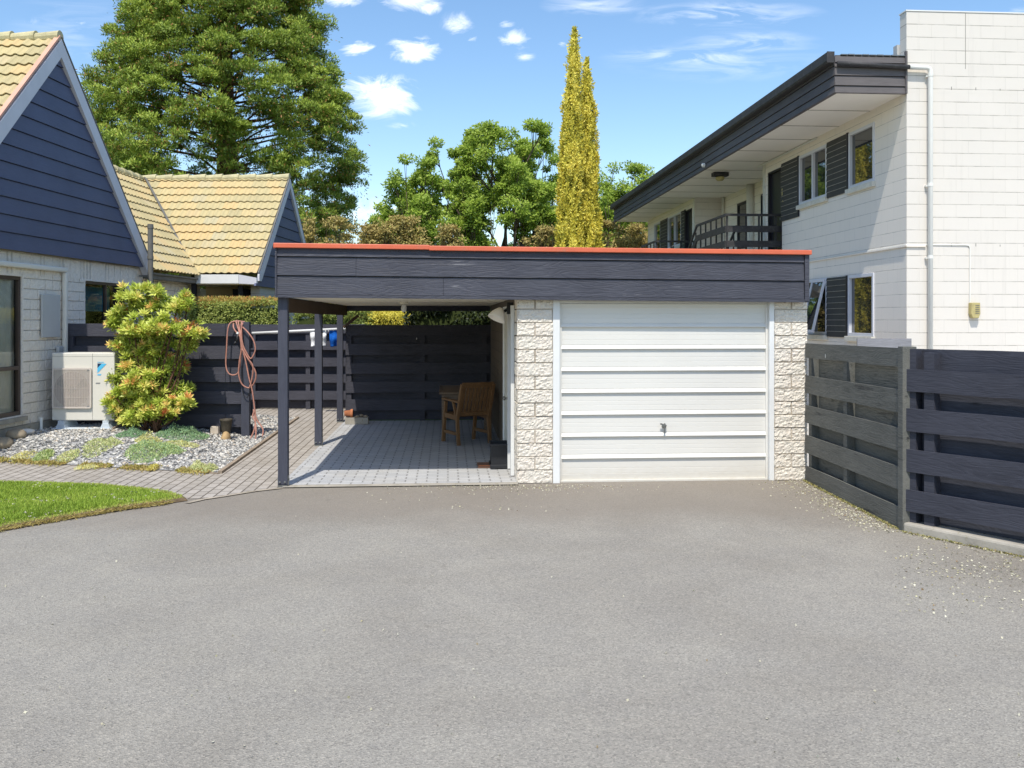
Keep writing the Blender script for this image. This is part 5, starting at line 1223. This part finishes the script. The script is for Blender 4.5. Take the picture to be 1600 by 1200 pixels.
# the big shrub
sx, sy = WX(238, 13.35), 13.35; sz = bedz(sx, sy)
sh = thing('andromeda_shrub', 'tall yellow-green shrub with orange new leaves between the heat pump and the fence', 'shrub', WORLD, (sx, sy, sz))
lobes = [(232,450,10),(205,462,24),(226,480,28),(190,490,22),(252,478,24),(278,480,20),(294,475,12),(178,505,16),(215,515,34),(262,512,32),(300,520,24),(314,522,10),(200,540,30),(240,548,34),(288,540,26),(205,570,24),(240,585,32),(270,575,28),(180,590,16),(212,612,36),(255,618,34),(285,610,20),(180,620,16),(190,640,24),(225,645,30),(262,642,28),(290,630,14),(245,455,10),(288,462,10),(170,630,9),(235,560,34),(222,600,34),(248,648,26),(205,655,22),(238,520,34),(232,625,34)]
Pn = []; Dn = []; Tn = []; Ln = []; ros = []
for (u, v, rp) in lobes:
    r = rp/F*13.35*.92; c = Vector(W(u, v, 13.35+random.uniform(-.15,.35)*min(1, rp/25)))
    k = max(6, int(25*(rp/28)**1.8)) if rp > 12 else max(4, int(rp*.6))
    for _ in range(k):
        d = Vector(sph(1)[0]); d.z = abs(d.z)*.5+d.z*.5
        if d.y > .5 and random.random() < .45: d.y = -d.y
        q = c+d*r*random.uniform(.55, 1.0); ros.append((q, d))
for q, d in ros:
    ax = (d+Vector((0,-.25,.75))).normalized(); young = random.random(); m = random.randint(15, 20); base = 0.0
    if young > .955: tb_ = random.uniform(.82, .98)
    elif young > .74: tb_ = random.uniform(.66, .8)
    else: tb_ = random.uniform(.2, .58)
    a = ax.cross(Vector((.3,.2,.9))).normalized(); b = ax.cross(a); sc_ = random.uniform(.75, 1.25)
    for k in range(m):
        ph = k*2.4+random.uniform(-.3,.3); el = .15+.85*(k/m); dd = (a*math.cos(ph)+b*math.sin(ph))*math.cos(el*1.0)+ax*math.sin(el*1.15)*.9
        Pn.append(q-ax*.05*(1-k/m)); Dn.append(dd); Ln.append(.10*sc_*random.uniform(.8,1.15)*(1.1-.35*k/m)); Tn.append(tb_+.12*(k/m)*(1 if tb_ < .8 else .3)+random.uniform(-.06,.06) if k/m > .3 or tb_ < .6 else random.uniform(.35,.6))
Pn = np.array([tuple(p) for p in Pn]); Dn = np.array([tuple(p) for p in Dn]); Ln = np.array(Ln)
leaves('foliage', M['pieris'], Pn, Dn, Ln, Ln*.30, np.array(Tn), parent=sh, fold=.18, O=np.tile([0,-.35,.8],(len(Pn),1)), oj=.45)
# inner darker foliage fill
n = 12000; i = RNG.integers(0, len(lobes), n); C0 = np.array([tuple(W(lobes[k][0], lobes[k][1], 13.5)) for k in i]); R0 = np.array([lobes[k][2] for k in i])/F*13.35*.75
P = C0+sph(n)*(R0*RNG.uniform(.2, 1, n))[:, None]; leaves('inner_leaves', M['pieris'], P, sph(n), .07, .022, RNG.uniform(.1, .6, n), parent=sh, O=np.tile([0,-.35,.8],(n,1)), oj=.6)
lines = []
for k in range(16):
    u, v, rp = random.choice(lobes[:27]); e = Vector(W(u, v, 13.4)); b0 = Vector((sx+random.uniform(-.12,.12), sy+random.uniform(-.1,.1), sz)); m_ = b0.lerp(e, .5)+Vector((random.uniform(-.1,.1),0,-.05)); lines.append((spl([b0, m_, e], 5), .016, .005))
stem_mesh(lines, 'stems', M['barkred'], sh)
# trimmed hedge behind the fences
def box_hedge(name, mat, x0, x1, y0, y1, z1, n, ls, lab, topt=(.6, 1.0), sidet=(.1, .7), wob=.06, z0=.2, cat='hedge', spikes=0, spike_t=(.8,1)):
    r = thing(name, lab, cat, WORLD, ((x0+x1)/2, (y0+y1)/2, 0)); mb = MB().box(x0+.08, x1-.08, y0+.08, y1-.08, 0, z1-.12); mb.build('hedge_core', M['darkbush'] if False else core_m, r)
    n1 = int(n*.5); Xs = RNG.uniform(x0, x1, n1); Z = RNG.uniform(z0, z1, n1); wv = np.array([noise.noise((a*1.6, b*1.9, 1)) for a, b in zip(Xs, Z)]); P = [np.column_stack([Xs, y0-wv*wob*2+RNG.uniform(-.03,.08,n1), Z])]; T = [RNG.uniform(*sidet, n1)]
    n2 = int(n*.35); Xs = RNG.uniform(x0, x1, n2); Y = RNG.uniform(y0, y1, n2); wv = np.array([noise.noise((a*1.3, b*1.3, 7)) for a, b in zip(Xs, Y)]); P.append(np.column_stack([Xs, Y, z1+wv*wob*1.6+RNG.uniform(-.08,.03,n2)])); T.append(RNG.uniform(*topt, n2))
    n3 = n-n1-n2; s_ = RNG.random(n3) < .5; P.append(np.column_stack([np.where(s_, x0, x1), RNG.uniform(y0,y1,n3), RNG.uniform(z0,z1,n3)])+RNG.normal(0,.03,(n3,3))); T.append(RNG.uniform(*sidet, n3))
    D = [RNG.normal(size=(n1,3))+[0,-.6,.5], RNG.normal(size=(n2,3))*.7+[0,0,1.1], RNG.normal(size=(n3,3))]
    if spikes:
        Xs = RNG.uniform(x0,x1,spikes); P.append(np.column_stack([Xs, RNG.uniform(y0,y1,spikes), z1+RNG.uniform(0,.10,spikes)])); T.append(RNG.uniform(*spike_t, spikes)); D.append(RNG.normal(size=(spikes,3))*.3+[0,0,1])
    ON = np.vstack([np.tile([0,-.8,.6],(len(P[0]),1)), np.tile([0,-.2,1],(len(P[1]),1))]+[np.tile([0,-.3,.6],(len(q),1)) for q in P[2:]]); leaves('hedge_leaves', mat, np.vstack(P), np.vstack(D), ls*RNG.uniform(.7,1.3,sum(len(p) for p in P)), ls*.5, np.concatenate(T), parent=r, O=ON, oj=.5); return r
core_m = paint('hedge_core', (.05,.065,.02), .95, .1, .3, 3)
box_hedge('clipped_hedge', M['hedge'], -6.72, -4.75, 18.95, 19.28, 2.20, 26000, .05, 'clipped small-leaved green hedge with reddish tips behind the slate fences', topt=(.4,1.0), sidet=(.2,.8), spikes=1500)
box_hedge('clipped_hedge', M['hedge'], -4.7, -3.0, 19.6, 20.3, 1.98, 9000, .06, 'lower mixed green hedge seen between the carport posts', topt=(.2,.7), sidet=(0,.5), wob=.15, spikes=300)
box_hedge('yellow_shrub', M['yellowbush'], -3.1, -1.95, 19.6, 20.4, 1.96, 14000, .055, 'bright yellow clipped shrub beyond the carport rear fence', topt=(.3,1), sidet=(.1,.9), cat='shrub', wob=.08, spikes=900, spike_t=(.5,1))
box_hedge('dark_shrub', M['darkbush'], -2.05, .15, 17.6, 18.4, 2.55, 12000, .075, 'dark leafy evergreen behind the carport rear fence', topt=(0,1), sidet=(0,.8), cat='shrub', wob=.2)
box_hedge('clipped_hedge', M['broad'], -9, 9.5, 34, 35.2, 2.9, 22000, .16, 'long green garden hedge across the far boundary', topt=(.2,.8), sidet=(0,.6), wob=.3)
# trees --------------------------------------------------------------
def limb(a, b, r0, r1, bend=.12, n=5):
    a = Vector(a); b = Vector(b); L = (b-a).length; m = a.lerp(b, .5)+Vector((random.uniform(-1,1), random.uniform(-1,1), random.uniform(-.3,.6)))*L*bend; return (spl([a, m, b], n), r0, r1)
# giant conifer
tx, ty = WX(352, 45), 45.0
tr = thing('giant_conifer', 'giant dense green conifer with brown-tinged clumps towering behind the tiled roofs', 'tree', WORLD, (tx, ty, 0))
prof = [(2.0,4.4),(4.0,5.9),(5.5,6.5),(7.0,6.9),(9.0,6.95),(11.5,6.75),(13.5,6.35),(15.8,5.85),(17.7,4.7),(19.5,3.9),(21.5,2.7),(23.5,1.4),(25,.5)]
def Rz(z):
    for (a, ra), (b, rb) in zip(prof[:-1], prof[1:]):
        if a <= z <= b: return ra+(rb-ra)*(z-a)/(b-a)
    return .4
P = []; D = []; T = []; L = []; ON = []; lines = [([Vector((tx,ty,0)), Vector((tx+.1,ty,8)), Vector((tx,ty,16)), Vector((tx,ty,24.5))], .75, .08)]
nb = 1080; ga = 2.399
for k in range(nb):
    z = 2.5+22.0*(k+random.random())/nb; z = 2.5+22*(1-(1-(z-2.5)/22)**1.25); a = k*ga+random.uniform(-.3,.3); R = (Rz(z)-(.75 if z < 14 else 1.15))*(1+.08*math.sin(a*3+z*.8)+random.uniform(-.06,.06)); q = random.choice((.98,.95,.90,.82,.66)); r = R*q
    if q < .8 and random.random() < .35: continue
    if math.sin(a) > .35 and random.random() < .5: continue         # thinner far side
    c = np.array([tx+r*math.cos(a), ty+r*math.sin(a), z+.12*(R-r)])
    cr = random.uniform(.65, 1.12)*(.75 if z > 19 else 1)
    subs = random.randint(5, 8)
    for s in range(subs):
        d = sph(1)[0]; sc_ = c+d*np.array([1,1,.75])*cr*.8; m = int(124*(.8 if q < .8 else 1)); sr = cr*random.uniform(.38,.52)
        dd = sph(m); dd[:,2] = np.where(dd[:,2] < -.2, -dd[:,2], dd[:,2])
        P.append(sc_+dd*sr*RNG.uniform(.55,1,m)[:,None]*np.array([1,1,.8])); D.append(dd*.5+[0,0,.45]+RNG.normal(0,.55,(m,3))); ON.append(dd+[0,0,.5])
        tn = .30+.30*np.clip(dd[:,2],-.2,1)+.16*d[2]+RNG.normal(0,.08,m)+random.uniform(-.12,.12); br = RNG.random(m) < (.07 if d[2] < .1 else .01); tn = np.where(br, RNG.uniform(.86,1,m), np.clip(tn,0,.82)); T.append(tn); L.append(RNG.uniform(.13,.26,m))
    # hanging brownish sprays beneath
    m = 34; dd = RNG.normal(size=(m,3))*[.5,.5,.3]; P.append(c+dd*cr-[0,0,cr*.55]); D.append(dd+[0,0,-.5]); ON.append(RNG.normal(size=(m,3))); T.append(np.where(RNG.random(m) < .35, RNG.uniform(.86,1,m), RNG.uniform(0,.3,m))); L.append(RNG.uniform(.12,.22,m))
    if k % 3 == 0: lines.append(limb((tx,ty,max(1,z-.18*r)), tuple(c), .07, .015, .07, 4))
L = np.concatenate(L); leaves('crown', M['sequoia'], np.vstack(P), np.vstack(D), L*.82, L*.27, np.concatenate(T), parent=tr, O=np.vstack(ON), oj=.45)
stem_mesh(lines[:1], 'trunk', M['barkred'], tr); stem_mesh(lines[1:], 'limbs', M['barkred'], tr)
# golden columnar conifers
def column(u, vt, ub, wb, t, lab, n=78000, seed=0):
    x = WX(ub, t); z1 = H+(HZ-vt)/F*t; xt = WX(u, t); r = thing('golden_cypress', lab, 'tree', WORLD, (x, t, 0), 'golden columnar cypresses'); Rb = wb/2/F*t
    def rad(s): return Rb*min(1, ((1-s)**.5)*1.2)*(.95+.05*math.sin(s*9+seed))
    s_ = 1-RNG.random(n)**.62; s_ = np.clip(s_, 0, .999); a = RNG.uniform(0, 2*math.pi, n)
    rr = np.array([rad(q) for q in s_]); zz = s_*z1
    lump = np.array([noise.noise((math.cos(b)*2.4+seed*5, math.sin(b)*2.4, z*1.15))*.6+noise.noise((math.cos(b)*5+seed*5, math.sin(b)*5, z*2.6))*1.0 for b, z in zip(a, zz)])
    rr2 = np.clip(rr*(1+.18*lump)+lump*.13-.02+RNG.uniform(-.08,.0,n), .01, None); cx = x+(xt-x)*s_
    P = np.column_stack([cx+rr2*np.cos(a), t+rr2*np.sin(a), zz]); D = np.column_stack([np.cos(a)*.3, np.sin(a)*.3, np.full(n, .8)])+RNG.normal(0,.5,(n,3)); ON = np.column_stack([np.cos(a), np.sin(a), np.full(n, .55)])
    T = np.clip(.55+.8*lump+RNG.normal(0,.05,n), 0, 1); leaves('crown', M['golden'], P, D, RNG.uniform(.05,.10,n), .038, T, parent=r, O=ON, oj=.28)
    mb = MB(); pr = [(max(.01, rad(q)*.80-.05), q*z1) for q in [i/24*.97 for i in range(25)]]; vs = []; fs = []; N_ = 14
    for i, (q, z) in enumerate(pr):
        for k in range(N_): b = 2*math.pi*k/N_; vs.append((x+(xt-x)*z/z1+q*math.cos(b), t+q*math.sin(b), z))
    for i in range(24):
        for k in range(N_): fs.append((i*N_+k, i*N_+(k+1) % N_, (i+1)*N_+(k+1) % N_, (i+1)*N_+k))
    mb.add(vs, fs); mb.build('shade_core', paint('golden_shade_core', (.12,.10,.025), .95, .1, .4, 6, .8, 12), r); MB().tube([(x,t,0),(x,t,1.2),(xt,t,z1*.9)],[.14,.12,.02],8).build('trunk', M['bark'], r)  # solid crown core in dark twig brown, standing for the shade inside
column(898, 42, 884, 44, 22.9, 'tallest golden columnar cypress, left of the tight pair above the garage roof', seed=1)
column(917, 90, 923, 41, 23.3, 'shorter golden columnar cypress, right of the tight pair above the garage roof', seed=2)
# broadleaf trees
def broadleaf(u, t, vtop, wpx, lab, seed, nleaf=42000, mat='broad', ls=.145, trunk_r=.22, name='broadleaf_tree', lobes=None, crown_low=.35, tlo=0, thi=1, stems=3, group=None):
    random.seed(seed); x = WX(u, t); Hh = H+(HZ-vtop)/F*t; Wm = wpx/F*t/2; r = thing(name, lab, 'tree', WORLD, (x, t, 0), group)
    lines = []; tips = []
    def grow(p, d, L, rad, lev):
        q = p+d*L; lines.append(([p, p.lerp(q,.5)+Vector((random.uniform(-1,1),random.uniform(-1,1),0))*L*.06, q], rad, rad*.62))
        if lev == 0: tips.append(q); return
        for k in range(random.choice((2,3,3))):
            dd = (d+Vector((random.uniform(-1,1),random.uniform(-1,1),random.uniform(-.35,.55)))*.75).normalized(); grow(q, dd, L*random.uniform(.62,.85), rad*.6, lev-1)
        if lev < 3 and random.random() < .4: tips.append(q)
    for k in range(stems):
        d = Vector((math.cos(k*2.1+seed)*.35, math.sin(k*2.1+seed)*.35, 1)).normalized(); grow(Vector((x+.1*math.cos(k*2.1),t+.1*math.sin(k*2.1),0)), d, Hh*.27, trunk_r, 5)
    T0 = np.array([tuple(p) for p in tips]); c = np.array([x, t, Hh*(1+crown_low)/2]); 
    # fit the tips to the crown envelope
    lo, hi = np.percentile(T0, 2.5, 0), np.percentile(T0, 97.5, 0); sc_ = np.array([2*Wm/(hi[0]-lo[0]), 2*Wm*.9/(hi[1]-lo[1]), Hh*(1-crown_low)/(hi[2]-lo[2])])
    def fit(p): 
        f = min(1, p[2]/(Hh*.3)); g = 1-f
        z = lo[2] and (Hh*crown_low+(p[2]-lo[2])*sc_[2]); z = max(z, p[2]*.4) if p[2] > lo[2] else p[2]*(Hh*crown_low/lo[2])
        z = min(z, Hh*1.01); return Vector((x+(p[0]-(lo[0]+hi[0])/2)*sc_[0]*f+(p[0]-x)*g, t+(p[1]-(lo[1]+hi[1])/2)*sc_[1]*f+(p[1]-t)*g, z))
    lines2 = [([fit(p) for p in pts], a, b) for pts, a, b in lines]
    stem_mesh([l for l in lines2 if l[1] > trunk_r*.5], 'trunk', M['bark'], r); stem_mesh([l for l in lines2 if l[1] <= trunk_r*.5], 'branches', M['bark'], r)
    tp = np.array([tuple(fit(p)) for p in T0]); per = int(nleaf*1.3)//len(tp); P = []; D = []; T = []; ON = []
    for p in tp:
        cr = random.uniform(.20,.42)*Hh/10*1.1; m = per; d = sph(m); P.append(p+d*cr*RNG.uniform(.2,1,m)[:,None]**.6*np.array([1,1,.62])); D.append(d*.6+[0,0,-.15]+RNG.normal(0,.6,(m,3))); ON.append(d*.6+[0,-.25,.7]); T.append(.42+.25*d[:,2]+RNG.normal(0,.16,m)+random.uniform(-.12,.12))
    leaves('crown', M[mat], np.vstack(P), np.vstack(D), RNG.uniform(.6,1.25,per*len(tp))*ls, ls*.5, tlo+(thi-tlo)*np.clip(np.concatenate(T),0,1), parent=r, fold=.1, O=np.vstack(ON), oj=.5); random.seed(seed+99); return r
broadleaf(785, 40, 214, 250, 'tall spreading green broadleaf tree with visible dark trunk behind the garage roof', 5, 56000, crown_low=.40, trunk_r=.24, stems=2)
broadleaf(688, 38, 262, 180, 'rounded green broadleaf tree left of the taller one behind the garage roof', 12, 42000, crown_low=.33, trunk_r=.14, stems=3)
broadleaf(842, 42, 232, 90, 'narrow green broadleaf tree partly hidden by the golden cypresses', 21, 26000, crown_low=.30, trunk_r=.14, stems=2)
broadleaf(965, 43, 262, 120, 'green broadleaf tree between the golden cypresses and the apartment eaves', 33, 34000, crown_low=.30, trunk_r=.16, stems=3)
for k, (u, v, w, t, lab) in enumerate(((520,350,78,30,'coppery rounded shrub nearest the tiled gable above the garage roof'),(590,358,50,31,'low coppery shrub just right of the rounded one above the garage roof'),(632,346,80,32,'coppery shrub with a dark spiky tip left of the green trees'),(690,360,70,33,'faded coppery shrub below the rounded green tree'),(835,362,80,33,'coppery shrub just left of the golden cypress pair'),(968,352,70,33,'coppery shrub just right of the golden cypress pair'),(1000,358,60,34,'coppery shrub touching the far end of the apartment block'))):
    broadleaf(u, t, v, w, lab, 60+k, 15000, 'copper', .12, .07, 'coppery_shrub', crown_low=.25, stems=4, group='coppery shrubs above the garage roof')
# ================================================================= sky, sun, camera
cam = bpy.data.cameras.new('camera'); co = bpy.data.objects.new('camera', cam); C.objects.link(co); co.location = (0,0,H); co.rotation_euler = (math.pi/2,0,0)
cam.sensor_width = 36; cam.lens = 36*F/1600; cam.shift_y = -(600-HZ)/1600; cam.clip_start = .05; cam.clip_end = 5000; bpy.context.scene.camera = co
SD = Vector((-.09,-.57,1)).normalized()
sl = bpy.data.lights.new('sun', 'SUN'); sl.energy = 2.8; sl.angle = math.radians(.55); sl.color = (1,.95,.85); so = bpy.data.objects.new('sun', sl); C.objects.link(so); so.rotation_euler = SD.to_track_quat('Z','Y').to_euler()
w = bpy.data.worlds.new('World'); bpy.context.scene.world = w; w.use_nodes = True; t = NT(w); bg = t.n['Background']
sky = t.node('ShaderNodeTexSky', sky_type='NISHITA'); sky.sun_disc = False; sky.sun_elevation = math.asin(SD.z); sky.sun_rotation = math.atan2(SD.x, SD.y); sky.air_density = 1.0; sky.dust_density = .7; sky.ozone_density = 1.6; sky.altitude = 50
tc = t.node('ShaderNodeTexCoord'); sp = t.node('ShaderNodeSeparateXYZ'); t.link(tc.outputs['Generated'], sp.inputs[0])
ysafe = t.math('MAXIMUM', sp.outputs['Y'], .02); S_ = t.math('DIVIDE', sp.outputs['X'], ysafe); Q_ = t.math('DIVIDE', sp.outputs['Z'], ysafe)
cb = t.node('ShaderNodeCombineXYZ'); t.link(S_, cb.inputs[0]); t.link(Q_, cb.inputs[1])
mp = t.node('ShaderNodeMapping'); mp.inputs['Scale'].default_value = (1, 1.7, 1); t.link(cb.outputs[0], mp.inputs[0])
n1 = t.noise(mp.outputs[0], 17, 9, .68, .9)
def cloud(u, v, ru, rv, k=1.0):
    a = t.math('DIVIDE', t.math('SUBTRACT', S_, (u-800)/F), ru/F); b = t.math('DIVIDE', t.math('SUBTRACT', Q_, (HZ-v)/F), rv/F)
    d = t.math('SQRT', t.math('ADD', t.math('MULTIPLY', a, a), t.math('MULTIPLY', b, b))); return t.math('MULTIPLY', t.math('SUBTRACT', 1.0, d, True), k)
acc = None
for c_ in ((648,78,52,26,1.5),(556,76,38,17,1.3),(590,150,90,42,1.3),(628,166,40,20,.9),(530,-2,50,18,1.2),(640,0,60,24,1.3),(668,12,25,14,1.0),(808,60,36,20,1.1),(735,62,22,10,.7),(820,88,20,10,.5),(878,68,14,9,.9),(790,38,18,8,.6),(600,345,80,55,.95),(40,35,30,14,.4),(128,36,16,9,.7),(715,38,30,26,.6),(770,196,40,8,.5),(630,196,30,8,.45),(560,330,60,40,.8)):
    m_ = cloud(*c_); acc = m_ if acc is None else t.math('MAXIMUM', acc, m_)
den = t.math('ADD', t.math('MULTIPLY', acc, 1.05), t.math('MULTIPLY', t.math('SUBTRACT', n1, .57), 3.6)); den = t.math('MULTIPLY', t.math('MULTIPLY', den, .85, True), t.math('MULTIPLY', acc, 3, True)); den = t.math('POWER', den, 1.15)
mp2 = t.node('ShaderNodeMapping'); mp2.inputs['Scale'].default_value = (1, 5.5, 1); mp2.inputs['Rotation'].default_value = (0,0,-.12); t.link(cb.outputs[0], mp2.inputs[0]); n2 = t.noise(mp2.outputs[0], 11, 8, .6, .8)
ac2 = None
for c_ in ((1130,22,170,26,1.0),(1080,90,150,18,1.0),(1170,70,130,26,.8),(930,8,90,22,.8),(1580,18,60,14,.6),(120,60,120,90,.35),(1120,96,190,36,.5)):
    m_ = cloud(*c_); ac2 = m_ if ac2 is None else t.math('MAXIMUM', ac2, m_)
cir = t.math('MULTIPLY', t.math('MULTIPLY', t.math('SUBTRACT', n2, .44, True), 3.2), ac2, True)
tot = t.math('MAXIMUM', den, t.math('MULTIPLY', cir, .75)); front = t.math('GREATER_THAN', sp.outputs['Y'], .02); tot = t.math('MULTIPLY', tot, front)
hs_ = t.node('ShaderNodeHueSaturation'); hs_.inputs['Saturation'].default_value = 1.18; hs_.inputs['Value'].default_value = 1.0; t.link(t.mix(1.0, sky.outputs[0], (1.0,.965,.92), 'MULTIPLY'), hs_.inputs['Color'])
col = t.mix(tot, hs_.outputs[0], (7.4,7.4,7.6)); t.link(col, bg.inputs[0]); bg.inputs[1].default_value = .14
sc = bpy.context.scene; sc.view_settings.view_transform = 'Standard'; sc.view_settings.look = 'None'; sc.view_settings.gamma = 1; sc.view_settings.exposure = .72
sc.cycles.max_bounces = 8; sc.cycles.transparent_max_bounces = 16
